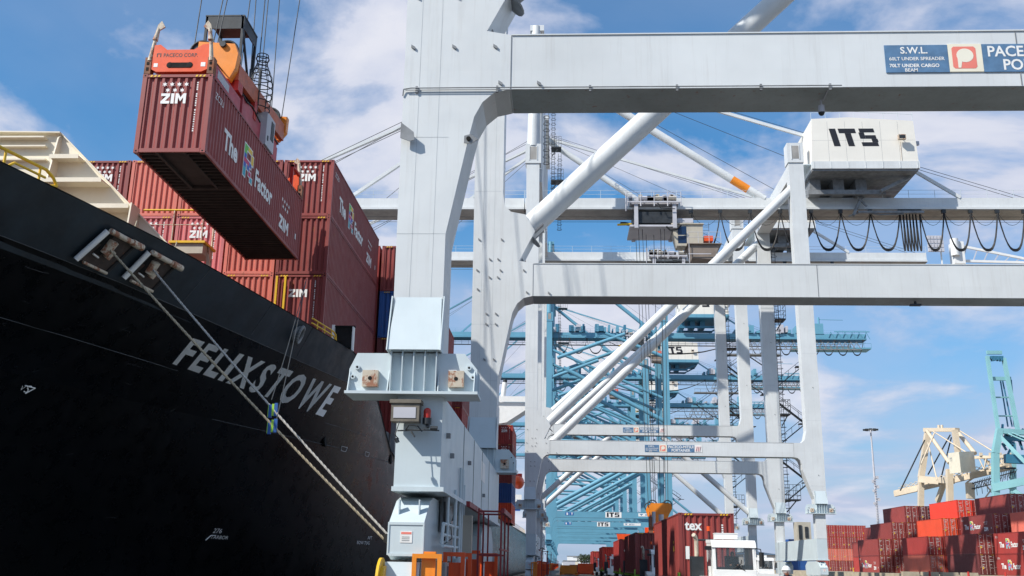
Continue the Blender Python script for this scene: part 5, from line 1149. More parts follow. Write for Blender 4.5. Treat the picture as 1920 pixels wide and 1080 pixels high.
# ================================================================= trucks with containers
def truck(x, y, label, first_cab=False):
    """yard tractor: x = cab centre, y = front bumper (towards the camera)"""
    t = empty('yard_truck', (x, y, 0), label, 'truck', 'yard trucks in line under the cranes')
    q = MB(); w_ = .86
    side = [(0, 1.15), (-.02+.05, 1.75), (.16, 2.60), (.30, 2.68), (1.65, 2.70), (1.70, 1.15)]
    q.prism(side, -w_, -w_+.05, 'yz'); q.prism(side, w_-.05, w_, 'yz'); q.box(-w_, w_, 1.62, 1.70, 1.15, 1.72); q.box(-w_, w_, 1.62, 1.70, 2.48, 2.70); q.box(-w_, -w_+.16, 1.62, 1.70, 1.72, 2.48); q.box(w_-.16, w_, 1.62, 1.70, 1.72, 2.48); q.box(-.05, .05, 1.62, 1.70, 1.72, 2.48); q.box(-w_, w_, .0, .05, 1.15, 1.62)
    q.prism([(.06, 2.46), (.16, 2.66), (.34, 2.76), (1.66, 2.80), (1.7, 2.66), (.3, 2.62), (.2, 2.46)], -w_-.02, w_+.02, 'yz')
    q.box(-w_+.05, w_-.05, .05, 1.62, 1.15, 1.2); q.prism([(.02, 1.62), (.12, 2.48), (.17, 2.48), (.07, 1.62)], -w_+.05, -w_+.13, 'yz'); q.prism([(.02, 1.62), (.12, 2.48), (.17, 2.48), (.07, 1.62)], w_-.13, w_-.05, 'yz')
    o = q.build('cab', WHITE, t); bv = o.modifiers.new('edges', 'BEVEL'); bv.width = .05; bv.segments = 3; bv.limit_method = 'ANGLE'
    q = MB(); q.box(-.62, .28, .75, 1.25, 2.805, 3.02); q.box(-.64, .30, .73, 1.27, 3.02, 3.05); q.build('roof_air_unit', WHITE, o)
    gl = bpy.data.materials.get('windscreen_glass')
    if not gl:
        gl = bpy.data.materials.new('windscreen_glass'); gl.use_nodes = True; b = gl.node_tree.nodes['Principled BSDF']; b.inputs['Base Color'].default_value = (.10, .12, .13, 1); b.inputs['Roughness'].default_value = .05; b.inputs['Alpha'].default_value = .28
    q = MB(); q.prism([(.03, 1.63), (.13, 2.47), (.14, 2.47), (.04, 1.63)], -w_+.13, w_-.13, 'yz'); q.build('windscreen', gl, o)
    q = MB(); q.box(.3, .75, .12, .3, 1.64, 1.8); q.ring((.05, .42, 1.78), (0, -.5, 1), .19, .018, 14); q.box(-.62, -.55, .9, 1.5, 1.3, 2.3); q.box(-.45, .5, .5, 1.3, 1.2, 1.5); q.box(-.2, .35, 1.1, 1.3, 1.5, 2.15); q.box(-.75, .75, .1, .35, 1.5, 1.64); q.build('cab_interior', DARK, o)
    q = MB(); q.path([(-.05, .0, 1.66), (.25, .01, 1.86), (.28, .05, 2.0)], .02, 5); q.path([(.4, .0, 1.58), (.02, -.01, 1.82)], .018, 5); q.build('wiper', BLACK, o)
    q = MB(); q.tube((w_+.22, .1, 1.75), (w_+.22, .1, 2.3), .10, n=10); q.path([(w_, .2, 2.45), (w_+.2, .12, 2.42), (w_+.22, .1, 2.2)], .02, 5); q.box(-w_-.28, -w_-.02, .12, .16, 2.36, 2.52); q.build('mirror', BLACK, o)
    q = MB(); q.box(-w_-.012, -w_-.002, .35, .37, 1.2, 2.4); q.box(-w_-.012, -w_-.002, 1.4, 1.42, 1.2, 2.4); q.box(-w_-.03, -w_-.002, 1.15, 1.3, 1.55, 1.6); q.box(-w_-.008, -w_-.002, .5, 1.3, 1.75, 2.4, 1); q.build('side_door', [MID, GLASS], o)
    q = MB(); q.box(-1.1, 1.1, -.25, 5.2, .75, 1.1); q.box(-1.2, 1.2, -.55, -.25, .6, 1.15); q.box(-1.25, -.9, -.3, 1.4, 1.02, 1.35); q.build('chassis', WHITE, t)
    q = MB(); q.box(-1.55, -1.05, 1.2, 1.8, .7, 2.12); q.tube((-1.3, 1.5, 2.1), (-1.3, 1.5, 2.75), .09, n=10, m=1); q.path([(-1.3, 1.5, 2.75), (-1.34, 1.45, 2.9), (-1.42, 1.35, 2.98)], .09, 10, 1); q.build('exhaust_stack', [DARK, RUSTY], t)
    q = MB(); q.path([(-1.2, 1.7, 2.78), (-.5, 1.7, 2.80)], .04, 6); q.tube((-.75, 1.65, 2.8), (-.75, 1.65, 3.15), .02, n=5); q.tube((-.75, 1.65, 3.15), (-.75, 1.65, 3.34), .08, n=12, m=1); q.build('beacon', [DARK, ORANGE], t)
    q = MB()
    for xx in (-1.0, 1.0):
        for yy in (.8, 4.2): q.disc((xx, yy, .5), (1, 0, 0), .5, .32, 20); q.disc((xx*1.17, yy, .5), (1, 0, 0), .22, .03, 12, 1)
    q.build('wheels', [BLACK, MID], t)
    # trailer skeleton
    q = MB(); q.box(-1.2, -.9, 4.6, 17.2, .85, 1.12); q.box(.0, .3, 4.6, 17.2, .85, 1.12)
    for yy in (4.7, 9, 13, 17): q.box(-1.65, .75, yy, yy+.2, .95, 1.12)
    for xx in (-1.72, .66): q.box(xx, xx+.1, 4.5, 4.9, .95, 1.45)
    q.build('trailer_frame', LGREEN, t)
    q = MB()
    for yy in (14, 15.3):
        for xx in (-1.45, .55): q.disc((xx, yy, .5), (1, 0, 0), .5, .3, 16)
    q.build('trailer_wheels', BLACK, t)
    # driver, seated
    d = empty('person', (x+.05, y+.85, 1.5), f'driver at the wheel of the {label.split(" with")[0].split(",")[0]}', 'person', 'truck drivers')
    q = MB(); q.tube((0, .05, 0), (0, 0, .45), .17, .20, n=12); q.ell((0, 0, .45), .22, .13, .10); q.tube((0, 0, .5), (0, -.02, .62), .06, n=8); q.ell((0, -.03, .72), .085, .10, .12)
    for s_ in (-1, 1): q.path([(s_*.2, 0, .45), (s_*.26, -.18, .22), (s_*.14, -.42, .28)], .05, 8)
    q.build('body', CLOTH, d); q = MB(); q.ell((0, -.055, .71), .072, .085, .10); q.ell((.14, -.45, .29), .05, .05, .04); q.ell((-.14, -.45, .29), .05, .05, .04); q.build('face_and_hands', SKIN, d)
    return t
truck(6.85, 41.0, 'nearest white yard truck with tex container behind it')
T4 = empty('shipping_container', (6.42, 45.5, 1.13), 'maroon container lettered tex on the nearest yard truck', 'container', 'containers on trucks')
container_parts(T4, 'maroon', 'front', True, None, None)
q = MB(); q.text('tex', (-.96, .012, 2.16), (1, 0, 0), (0, 0, 1), .40, bold=.03, wide=.95)
for k in range(10): q.box(.66, .74, .012, .018, 2.35-k*.10, 2.41-k*.10)
q.build('lettering', LETTER, T4)
q = MB(); q.box(-1.222, -1.216, 2.2, 2.6, 1.25, 1.5); q.box(-1.222, -1.216, 2.2, 2.5, 1.6, 1.72); q.build('yellow_decal', YELLOW, T4)
q = MB(); q.box(-.95, -.78, .005, .012, .9, 1.45); q.build('white_placard', LETTER, T4)
truck(6.9, 69.2, 'second white yard truck with dark red container behind it')
place_container(6.48, 73.7, 1.13, 'maroon', 'front', 'maroon container on the second yard truck in line', 'containers on trucks', side=None)
truck(6.9, 88.2, 'third white yard truck with red container behind it')
place_container(6.48, 92.7, 1.13, 'red', 'front', 'red container on the third yard truck in line', 'containers on trucks')
truck(6.9, 128.5, 'fourth white yard truck with orange container behind it')
place_container(6.48, 133, 1.13, 'scarlet', 'front', 'bright orange-red container on the fourth yard truck in line', 'containers on trucks')
truck(6.9, 172, 'fifth white yard truck with small red container behind it')
place_container(6.48, 177, 1.13, 'red', 'front', 'red container on the farthest yard truck in line', 'containers on trucks')
truck(at(1436, 1060, Y=110).x, 110, 'small far white yard truck with no box, right of the nearest truck')
# orange gear and vehicles at the foot of the far legs
for i, (px, Y, c, s_, nm) in enumerate(((1066, 150, AMBER, 1.6, 'amber spreader frame stored on the quay, left one'), (1098, 158, ORANGE, 1.9, 'orange spreader frame stored on the quay, right one'), (1082, 165, RUST, 1.7, 'rusty spreader frame stored between the orange ones'))):
    p = at(px, 1060, Y=Y); o_ = empty('stored_spreader', (p.x, Y, 0), nm, 'spreader', 'spreaders stored on the quay')
    q = MB(); q.box(-1.2, 1.2, 0, .4, .4, s_); q.box(-1.3, -1.0, 0, 8, .2, .6); q.box(1.0, 1.3, 0, 8, .2, .6); q.box(-1.3, 1.3, 7.6, 8, .2, 1.2); q.build('end_frame', c, o_)
    q = MB(); q.box(-.6, .6, 3, 5, .3, 1.3); q.build('machinery', DARK, o_)
# spreader of crane B, empty
S2 = empty('container_spreader', (11.9, 126, 5.6), 'small far orange spreader lowered on ropes behind the tex container', 'spreader')
q = MB(); q.prism([(-1.1, 2.1), (-1.35, 2.9), (-1.1, 3.5), (1.3, 3.5), (1.5, 2.9), (1.1, 2.2), (.7, 1.2), (-.5, 1.2)], -2.5, -2.1, 'xz'); q.prism([(-1.1, 2.1), (-1.35, 2.9), (-1.1, 3.5), (1.3, 3.5), (1.5, 2.9), (1.1, 2.2)], 2.1, 2.5, 'xz'); q.box(-1.0, 1.0, -2.1, 2.1, 2.2, 2.6); q.build('head_block', AMBER, S2)
q = MB(); 
for x in (-.9, .9):
    for y in (-2.3, 2.3): q.ring((x, y-.1, 3.3), (0, 1, 0), .55, .07, 16); q.disc((x, y-.1, 3.3), (0, 1, 0), .3, .1, 12)
q.build('rope_sheave', DARK, S2)
q = MB(); q.box(-1.2, 1.2, -6.1, -5.8, .2, .9); q.box(-1.2, 1.2, 5.8, 6.1, .2, .9); q.box(-.9, -.6, -5.8, 5.8, .3, .8); q.box(.6, .9, -5.8, 5.8, .3, .8); q.box(-.5, .8, -1.5, 1.5, .8, 2.2); q.build('main_frame', ORANGE, S2)
q = MB(); q.tube((-1.1, -5.9, .6), (-1.1, -5.9, 2.3), .22, n=8); q.box(-1.7, -1.2, -6, -5.6, -.2, 1.7, 1); q.tube((-.2, -5.7, .8), (-.2, -5.7, 2.0), .3, n=8); q.build('corner_gear', [LGREY, RUST], S2)
for dx, dy in ((-1.0, -2.3), (-.7, -2.3), (.7, -2.3), (1.0, -2.3), (-1.0, 2.3), (1.0, 2.3), (-.3, 0), (.3, 0)):
    q = MB(); q.tube((11.9+dx, 126+dy, 9.2), (11.6+dx*1.7, 126+dy, 44.6), .045, n=4); q.build('hoist_rope', WIRE, B)
# the far small red headblock of the next blue crane
S3 = empty('container_spreader', (at(1169, 1017, Y=285).x, 285, 7.0), 'tiny far red-orange spreader hanging over the fifth truck', 'spreader')
q = MB(); q.prism([(-1.6, 1.8), (-1.9, 3.2), (1.9, 3.2), (1.6, 1.8), (.8, .6), (-.8, .6)], -.3, .3, 'xz'); q.build('head_block', ORANGE, S3); q = MB(); q.box(-.8, .8, -6, 6, -1.6, -.9); q.tube((0, 0, -1), (0, 0, 1), .5, n=8); q.build('frame', RED, S3)

# ================================================================= container yard on the right
YG = 'containers stacked in the yard'; DG = ['nearest', 'second', 'third', 'fourth', 'fifth']
CD = {'maroon': 'maroon', 'red': 'red', 'scarlet': 'bright scarlet', 'orange': 'bright orange', 'salmon': 'faded salmon', 'brown': 'dark brown-red', 'navy': 'dark navy', 'blue': 'blue', 'pink': 'pink'}
yard = [ # (Y near end, x of left column, [columns of tiers])
 (137.0, 63.1, [[('red', 'factorleft'), ('red', 'factorleft')], ['maroon', 'red', 'salmon'], ['red', 'maroon', 'red']]),
 (151.0, 61.4, [['brown', 'maroon'], ['maroon', 'red', ('maroon', 'factorleft')], ['red', 'maroon', 'red', 'maroon'], ['maroon', 'brown', 'maroon', 'brown'], ['maroon']*3+['brown'], ['maroon']*4]),
 (166.0, 59.6, [['salmon', 'red'], ['red', 'maroon', 'orange'], ['scarlet', 'red', 'red', 'scarlet'], ['maroon', 'red', 'maroon', 'red'], ['maroon', 'red', 'brown', 'maroon']]),
 (183.5, 57.1, [[('maroon', 'factorleft'), 'maroon'], ['maroon', 'maroon', 'maroon'], ['red', 'brown', 'maroon', 'maroon'], ['maroon', 'maroon', 'maroon', 'brown'], ['maroon']*4]),
 (199.0, 60.4, [['red', 'maroon'], ['maroon', 'maroon', 'maroon'], ['maroon', 'maroon', 'maroon']])]
for ri, (y, x0, cols) in enumerate(yard):
    for ci, tiers in enumerate(cols):
        for ti, t_ in enumerate(tiers):
            col, sd = t_ if isinstance(t_, tuple) else (t_, None)
            place_container(x0+2.58*ci, y+random.uniform(-.05, .05), 1.3+2.9*ti, col, 'door', f'{CD[col]} yard container, {DG[ri]} row back, {ORD[ci]} column from the left, tier {ti+1} up', YG, False, sd)
# far block, door ends to the camera
for ci in range(4):
    for ti in range(4):
        col = ['maroon', 'salmon', 'red', 'red'][ti] if ci != 2 or ti != 2 else 'maroon'
        if ti == 1: col = 'salmon'
        if (ci, ti) == (3, 1): col = 'navy'
        place_container(68.3+2.52*ci, 262, 1.0+2.9*ti, col, 'door', f'{CD[col]} container in the far block behind the crane leg, {ORD[ci]} column, tier {ti+1}', YG, None)
for ci in range(3):
    for ti in range(3): place_container(79.6+2.6*ci, 285, 1.0+2.9*ti, 'red', 'door', f'small red container peeping out behind the far block, {ORD[ci]} column, tier {ti+1}', YG, None)
for ci in range(3):
    for ti in range(3): place_container(at(1500, 990, Y=300).x+2.6*ci-2, 300, 1.3+2.9*ti, 'blue', 'front', f'far blue container between the legs of the white crane, {ORD[ci]} column, tier {ti+1}', YG, None)
# barriers and blocks in front of the yard
for i in range(4):
    x = 42.6+2.35*i; q = MB(); q.prism([(-1.1, 0), (1.1, 0), (1.02, .9), (.95, 1.62), (-.95, 1.62), (-1.02, .9)], -.4, .4, 'xz'); o = q.build('concrete_block', CONC); o.location = (x, 128, 0)
    tag(o, f'beige concrete block in front of the yard stacks, {(ORD+["eighth","ninth"])[i]} from the left', 'barrier', 'concrete blocks before the yard')
for i in range(5):
    x = 50.5+2.3*i; q = MB(); q.box(-1.05, 1.05, -.4, .4, 0, 1.25); o = q.build('concrete_block', CONC); o.location = (x+14.5, 236, 0)
    tag(o, f'far beige concrete block under the yellow rail, {ORD[i]} from the left', 'barrier', 'concrete blocks before the yard')
q = MB(); q.box(-5.5, 5.5, -.05, .05, 1.3, 1.5); q.box(-5.5, 5.5, -.05, .05, 2.0, 2.15)
for i in range(9): q.box(-5.5+1.36*i, -5.38+1.36*i, -.06, .06, 0, 2.15)
o = q.build('guard_rail', YELLOW); o.location = (72.5, 240, 0); tag(o, 'yellow guard rail at the foot of the far container block', 'rail')
for i, x in enumerate((44.6, 49.2, 53.6, 68.0)):
    q = MB(); q.tube((0, 0, 0), (0, 0, 1.75), .18, .12, n=10); o = q.build('marker_post', RED); o.location = (x, 127 if i < 3 else 234, 0); tag(o, f'small red marker post beside the concrete blocks, {ORD[i]} from the left', 'post', 'red marker posts')
# light mast
q = MB(); mx = 101; q.tube((0, 0, 0), (0, 0, 46), .48, .24, n=12); M_ = empty('light_mast', (101.1, 330, 0), 'tall grey floodlight mast with a ring of lamps above the yard', 'lamp'); q.build('mast', LGREY, M_)
q = MB(); q.ring((0, 0, 46.2), (0, 0, 1), 1.6, .12, 14); q.path([(-1.6, 0, 46.2), (1.6, 0, 46.2)], .12, 5); o = q.build('lamp_ring', MID, M_)
for k in range(10):
    a = k*math.pi/5; q = MB(); q.box(2.0*math.cos(a)-.45, 2.0*math.cos(a)+.45, 2.0*math.sin(a)-.3, 2.0*math.sin(a)+.3, 45.9, 46.3); q.build('lamp_head', DARK, M_)
q = MB()
for zz in (22, 26, 29): q.box(-.9, -.3, -.5, .2, zz, zz+.9); q.box(.4, 1.2, -.5, .2, zz+1.2, zz+2.1)
for k in range(24): q.box(-.6, .6, -.6, -.5, 12+k*.8, 12.15+k*.8)
q.build('mast_equipment', LGREY, M_)
# far shed
S_ = empty('warehouse', (60, 300, 0), 'low pale grey warehouse seen between the crane legs', 'building')
q = MB(); q.box(-16, 4, 0, 30, 0, 5.4); q.build('wall', SHED, S_); q = MB(); q.prism([(-16.5, 5.4), (4.5, 5.4), (-6, 6.6)], -.5, 30.5, 'xz'); q.build('roof', paint('blue_grey_roof', (.10, .16, .24), .6, .1), S_); q = MB(); q.box(-6, -3, -.06, 0, 0, 4); q.build('door', MID, S_)
# distant buildings and trees under the farthest crane
rr = random.Random(11)
for i in range(12):
    px = 1058+rr.uniform(0, 58); Y = rr.uniform(1300, 1900); p = at(px, 1050, Y=Y); w_ = rr.uniform(8, 22); h = rr.uniform(5, 22)
    o_ = empty('distant_building', (p.x, Y, 0), f'tiny pale distant building under the blue cranes, {["white","cream","grey"][i % 3]}, number {i+1} from memory of the row', 'building', 'distant port buildings')
    tag(o_, 'tiny pale distant port building on the horizon beneath the farthest blue crane')
    q = MB(); q.box(-w_/2, w_/2, 0, 20, 0, h); q.build('wall', [WHITE, CREAM, LGREY][i % 3], o_); q = MB(); q.box(-w_/2-.5, w_/2+.5, -.5, 20.5, h, h+.8); q.build('roof', MID, o_)
for i in range(5):
    px = 1090+5*i; Y = 1250; p = at(px, 1055, Y=Y); T = empty('distant_tree', (p.x, Y, 0), 'tiny dark round distant tree on the horizon beneath the farthest blue crane', 'tree', 'distant trees')
    q = MB(); q.tube((0, 0, 0), (0, 0, 7), .8, .4, n=6); q.build('trunk', RUST, T)
    q = MB()
    for k in range(260):
        a = rr.uniform(0, 6.28); b = rr.uniform(-1, 1); r0 = 5.5*rr.uniform(.5, 1); c = Vector((r0*math.cos(a)*math.sqrt(1-b*b), r0*math.sin(a)*math.sqrt(1-b*b), 9+4.5*b)); u = Vector((rr.uniform(-1, 1), rr.uniform(-1, 1), rr.uniform(-1, 1))); v = Vector((rr.uniform(-1, 1), rr.uniform(-1, 1), rr.uniform(-1, 1)))
        q.add([c, c+u, c+u+v, c+v], [(0, 1, 2, 3)])
    q.build('crown', TREEM, T)
# ================================================================= far cranes on the right
def quad(px, py, Y): return at(px, py, Y=Y)
K = empty('far_cream_crane', (185, 500, 0), 'weathered cream quay crane beyond the yard stacks, boxy white machinery house', 'crane')
def kb(mb, name, mat, par=None, base=Vector((185, 500, 0))):
    o = mb.build(name, mat, par or K)
    if par in (None, K, TE): o.location = -base
    return o
TE = None
q = MB(); lA0, lA1 = at(1726, 1000, Y=500), at(1727, 895, Y=500); lA2 = at(1740, 806, Y=500); q.beam(lA0, lA1, 2.4, 2.4); q.beam(lA1, lA2, 2.6, 2.6); kb(q, 'leg', CREAMC)
q = MB(); b0, b1, b2 = at(1782, 1000, Y=478), at(1780, 880, Y=478), at(1790, 806, Y=478); q.beam(b0, b1, 2.6, 2.6); q.beam(at(1798, 860, Y=478), at(1790, 806, Y=478), 2.3, 2.3); kb(q, 'leg', CREAMC)
q = MB(); q.beam(at(1758, 940, Y=500), at(1772, 900, Y=490), 2, 2); q.beam(at(1820, 935, Y=470), at(1818, 905, Y=470), 3.2, 2.4); kb(q, 'leg', CREAMC)
q = MB(); q.beam(at(1735, 806, Y=500), at(1795, 806, Y=478), 2.6, 1.8); q.tube(at(1760, 806, Y=490), at(1760, 797, Y=490), .6, n=6); q.tube(at(1766, 806, Y=490), at(1766, 797, Y=490), .6, n=6); kb(q, 'apex_frame', CREAMC)
q = MB(); q.beam(at(1725, 898, Y=498), at(1762, 902, Y=490), 2.4, 3.2); q.beam(at(1762, 900, Y=490), at(1786, 902, Y=480), 2.2, 2.6); kb(q, 'portal_beam', CREAMC)
q = MB()
for dy, dY in ((0, 0), (-3, 5)): q.beam(at(1678, 927+dy, Y=520+dY), at(1895, 876+dy, Y=462+dY), 1.6, 2.2)
for k in range(18):
    a = at(1685+11.6*k, 925-2.75*k, Y=518-3.0*k); q.beam(a, a+Vector((0, 5.5, 1.0)), .5, .5)
kb(q, 'boom', CREAMC)
q = MB()
for k in range(26):
    a = at(1820+3.2*k, 905-1.1*k, Y=470-.5*k); q.tube(a, a+Vector((0, 0, -3.8 if k % 3 else -6.5)), .14, n=4); 
    if k % 2: q.tube(a+Vector((0, 0, -3)), a+Vector((1.6, 0, -.5)), .14, n=4)
q.beam(at(1818, 908, Y=470), at(1905, 884, Y=455), .7, .4); q.beam(at(1818, 918, Y=470), at(1870, 905, Y=458), .7, .4); q.beam(at(1860, 878, Y=455), at(1905, 878, Y=450), 2.5, .6); kb(q, 'festoon_walkway', DARK)
q = MB()
for k in range(22):
    a = at(1690+9.5*k, 921-2.25*k, Y=516-2.5*k); b_ = at(1699+9.5*k, 919-2.25*k, Y=513-2.5*k); q.tube(a+Vector((0, 0, 1.2)), b_+Vector((0, 0, 3.0)), .16, n=4); q.tube(a+Vector((0, 0, 3.0)), b_+Vector((0, 0, 1.2)), .16, n=4)
q.tube(at(1684, 915, Y=518), at(1895, 866, Y=462), .14, n=4)
for (a, b, c, d) in ((1740, 830, 1757, 900), (1752, 812, 1727, 870), (1796, 830, 1786, 880), (1812, 905, 1850, 880), (1868, 860, 1905, 872), (1870, 874, 1908, 862), (1846, 905, 1868, 935), (1868, 905, 1846, 935)): q.tube(at(a, b, Y=485), at(c, d, Y=478), .35, n=5)
for k in range(14): p = at(1840+4.5*k, 852+(k % 4)*5, Y=462); q.box(p.x-.6, p.x+.6, p.y, p.y+1, p.z-.6, p.z+.8)
kb(q, 'truss_work', CREAMC)
q = MB()
for a, b in (((1734, 825), (1688, 920)), ((1782, 815), (1740, 890)), ((1784, 820), (1765, 895))): q.tube(at(*a, Y=495), at(*b, Y=505), .35, n=5)
kb(q, 'forestay', DARK)
q = MB()
for a, b, r_ in (((1738, 808), (1780, 868), .9), ((1794, 808), (1828, 850), 1.0), ((1748, 808), (1815, 850), .3), ((1800, 808), (1868, 850), .3)): q.tube(at(*a, Y=490), at(*b, Y=470), r_, n=8)
kb(q, 'backstay', CREAMC)
hs = [at(1785, 856, Y=464), at(1801, 852, Y=458), at(1829, 852, Y=470)]
q = MB(); c0, c1, c2 = at(1781, 888, Y=466), at(1802, 886, Y=456), at(1830, 884, Y=468)
def lift(p, h): return p+Vector((0, 0, h))
bk = c0+(c2-c1); H_ = 9.2
q.add([c0, c1, c2, bk, lift(c0, H_), lift(c1, H_), lift(c2, H_), lift(bk, H_)], [(0, 1, 5, 4), (1, 2, 6, 5), (2, 3, 7, 6), (3, 0, 4, 7), (4, 5, 6, 7), (0, 3, 2, 1)])
kb(q, 'machinery_house', CREAM)
q = MB(); U = (c1-c0).normalized(); o0 = c0+Vector((0, -.15, 0)); q.text('YTI', o0+U*.8+Vector((0, 0, 5.4)), U, (0, 0, 1), 1.6, bold=.03, wide=.7); kb(q, 'lettering', MID)
q = MB(); q.beam(at(1830, 858, Y=466), at(1886, 856, Y=455), 2.5, 1.2); q.beam(at(1886, 852, Y=455), at(1886, 874, Y=455), 2.0, 2.4)
for k in range(4): q.tube(at(1836+13*k, 860, Y=464), at(1845+13*k, 880, Y=460), .3, n=5); q.tube(at(1845+13*k, 880, Y=460), at(1849+13*k, 860, Y=460), .3, n=5)
kb(q, 'rear_frame', CREAMC)
TE = empty('far_teal_crane', (197, 450, 0), 'pale teal quay crane at the right edge with its boom raised steeply', 'crane')
def tb(mb, name, mat):
    o = mb.build(name, mat, TE); o.location = -Vector((197, 450, 0)); return o
q = MB(); q.beam(at(1851, 668, Y=450), at(1873, 815, Y=445), 1.3, 1.7); q.beam(at(1882, 672, Y=450), at(1910, 815, Y=445), 1.3, 2.0)
for y_, x0, x1 in ((661, 1850, 1878), (710, 1857, 1895), (745, 1863, 1899), (780, 1868, 1904)): q.beam(at(x0, y_, Y=450), at(x1, y_, Y=450), 1.2, 1.6 if y_ < 715 else .5)
tb(q, 'raised_boom', TEAL)
q = MB()
for k in range(9): q.box(*sorted((at(1856+2.6*k, 670, Y=450).x, at(1859+2.6*k, 670, Y=450).x)), 449, 451, at(1856, 678-rr.uniform(0, 5), Y=450).z, at(1856, 668, Y=450).z)
for a, b in (((1876, 714), (1890, 800)), ((1880, 714), (1898, 800)), ((1893, 712), (1902, 800)), ((1896, 712), (1904, 800))): q.tube(at(*a, Y=452), at(*b, Y=452), .35, n=5)
tb(q, 'boom_tip_gear', BLUED)
q = MB(); q.beam(at(1866, 850, Y=445), at(1874, 805, Y=445), 2.6, 2.6); q.beam(at(1872, 808, Y=445), at(1935, 812, Y=445), 2.4, 2.2); q.beam(at(1872, 815, Y=445), at(1930, 875, Y=440), 1.8, 1.6); q.beam(at(1868, 1000, Y=445), at(1866, 850, Y=445), 2.6, 2.6); q.beam(at(1860, 915, Y=445), at(1930, 900, Y=440), 2.5, 3.2); q.beam(at(1880, 905, Y=445), at(1925, 935, Y=440), 1.4, 1.6); q.beam(at(1900, 1000, Y=470), at(1899, 830, Y=470), 2.2, 2.2)
tb(q, 'leg', TEAL)
q = MB()
for k in range(14): a = at(1878+3*k, 820+8*(k % 5), Y=447); q.beam(a, a+Vector((rr.uniform(-3, 3), 0, rr.uniform(3, 6))), .8, .8)
q.beam(at(1880, 822, Y=447), at(1925, 824, Y=447), 1.5, 1.8); q.beam(at(1884, 860, Y=447), at(1925, 862, Y=447), 2.5, 3.8)
tb(q, 'machinery', BLUED)
q = MB(); q.tube(at(1874, 806, Y=446), at(1925, 828, Y=440), .35, n=6); q.tube(at(1884, 806, Y=446), at(1925, 822, Y=440), .25, n=6); tb(q, 'stay', TEAL)
# small white jib and lamp box poking above the near lower beam, belonging to crane C
q = MB(); p = at(1752, 462, Y=166)
for k in range(5):
    for j in range(4): q.box(p.x-1.4+.55*k, p.x-.95+.55*k, 165, 165.4, p.z-1.2+.75*j, p.z-.6+.75*j, 1)
q.box(p.x+2.8, p.x+4.6, 165, 167, p.z-3.4, p.z+.6); q.tube((p.x+3, 165, p.z-2), (p.x+3, 165, p.z+1), .7, n=10); q.beam((p.x+4, 166, p.z+.2), (p.x+15, 166, p.z-2.2), .3, .4); q.beam((p.x+4, 166, p.z-2.6), (p.x+15, 166, p.z-2.9), .3, .4)
for k in range(6): q.beam((p.x+4.5+1.8*k, 166, p.z-2.6), (p.x+5.4+1.8*k, 166, p.z-.1-.4*k), .15, .15, 1)
q.beam((p.x+1, 166, p.z-3.5), (p.x+1, 166, p.z-1), .2, .2); q.build('service_jib', [WHITE, LGREY], C_)
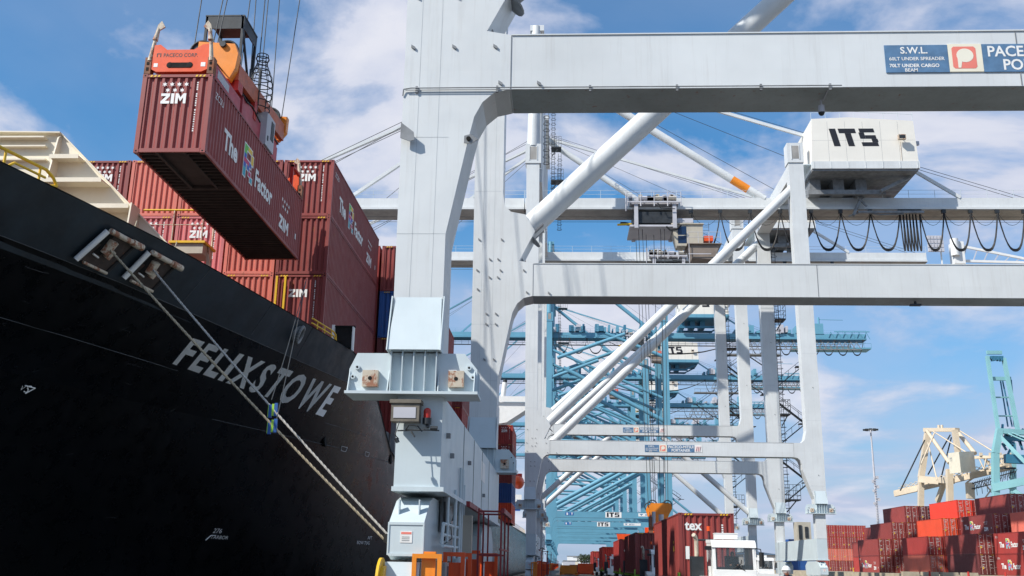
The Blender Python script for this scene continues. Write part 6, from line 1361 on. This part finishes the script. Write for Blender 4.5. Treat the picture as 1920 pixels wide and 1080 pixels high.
# ================================================================= worker with helmet
W_ = empty('person', (at(1474, 1069, Y=30).x, 30, 0), 'worker in white helmet and orange vest at the bottom edge beside the crane leg', 'person')
def skinned(name, pts, edges, rad, mat, par, sub=2):
    me = bpy.data.meshes.new(name); me.from_pydata(pts, edges, []); o = bpy.data.objects.new(name, me); COL.objects.link(o); o.parent = par
    o.modifiers.new('s', 'SKIN'); sv = me.skin_vertices[0].data if me.skin_vertices else None
    return o
def body_mesh(pts, edges, rad):
    me = bpy.data.meshes.new('b'); me.from_pydata(pts, edges, []); o = bpy.data.objects.new('b', me); COL.objects.link(o)
    md = o.modifiers.new('s', 'SKIN')
    if not me.skin_vertices:
        bpy.context.view_layer.objects.active = o; o.select_set(True); bpy.ops.mesh.customdata_skin_add()
    for i, v in enumerate(me.skin_vertices[0].data): v.radius = (rad[i], rad[i]*.8); v.use_root = i == 0
    sb_ = o.modifiers.new('u', 'SUBSURF'); sb_.levels = sb_.render_levels = 2
    dg = bpy.context.evaluated_depsgraph_get(); dg.update(); m2 = bpy.data.meshes.new_from_object(o.evaluated_get(dg)); COL.objects.unlink(o); bpy.data.objects.remove(o)
    for p in m2.polygons: p.use_smooth = True
    return m2
J = [(0, 0, .95), (0, 0, 1.15), (0, 0, 1.38), (0, -.01, 1.50), (0, -.03, 1.60), (.17, 0, 1.42), (.24, -.03, 1.15), (.22, -.16, .95), (.21, -.22, .88), (-.17, 0, 1.42), (-.24, -.03, 1.15), (-.22, -.16, .95), (-.21, -.22, .88), (.10, 0, .90), (.11, -.02, .50), (.11, .02, .09), (.11, -.14, .05), (-.10, 0, .90), (-.11, -.02, .50), (-.11, .02, .09), (-.11, -.14, .05)]
Ed = [(0, 1), (1, 2), (2, 3), (3, 4), (2, 5), (5, 6), (6, 7), (7, 8), (2, 9), (9, 10), (10, 11), (11, 12), (0, 13), (13, 14), (14, 15), (15, 16), (0, 17), (17, 18), (18, 19), (19, 20)]
Ra = [.15, .14, .16, .055, .085, .07, .05, .035, .035, .07, .05, .035, .035, .10, .07, .05, .045, .10, .07, .05, .045]
me = body_mesh(J, Ed, Ra); me.materials.append(CLOTH); o = bpy.data.objects.new('body', me); COL.objects.link(o); o.parent = W_
q = MB(); q.ell((0, -.04, 1.62), .078, .098, .115); q.tube((0, -.135, 1.62), (0, -.155, 1.60), .018, n=6)
for s_ in (-1, 1): q.ell((s_*.08, -.03, 1.62), .015, .025, .035)
o = q.build('head', SKIN, W_)
q = MB(); 
for s_ in (-1, 1): q.ell((s_*.032, -.13, 1.635), .012, .008, .008)
q.box(-.025, .025, -.138, -.13, 1.565, 1.572); q.build('eyes_and_mouth', DARK, o)
q = MB(); q.ell((0, -.02, 1.66), .125, .15, .125); q.tube((0, -.04, 1.655), (0, -.04, 1.67), .155, n=20); q.build('helmet', WHITE, W_)
q = MB(); q.tube((0, 0, 1.0), (0, 0, 1.42), .19, .20, n=14); q.build('vest', HIVIS, W_)
for o in COL.objects:
    if o.type == 'MESH' and o.parent is None and 'label' not in o and 'kind' not in o: print('UNTAGGED', o.name)
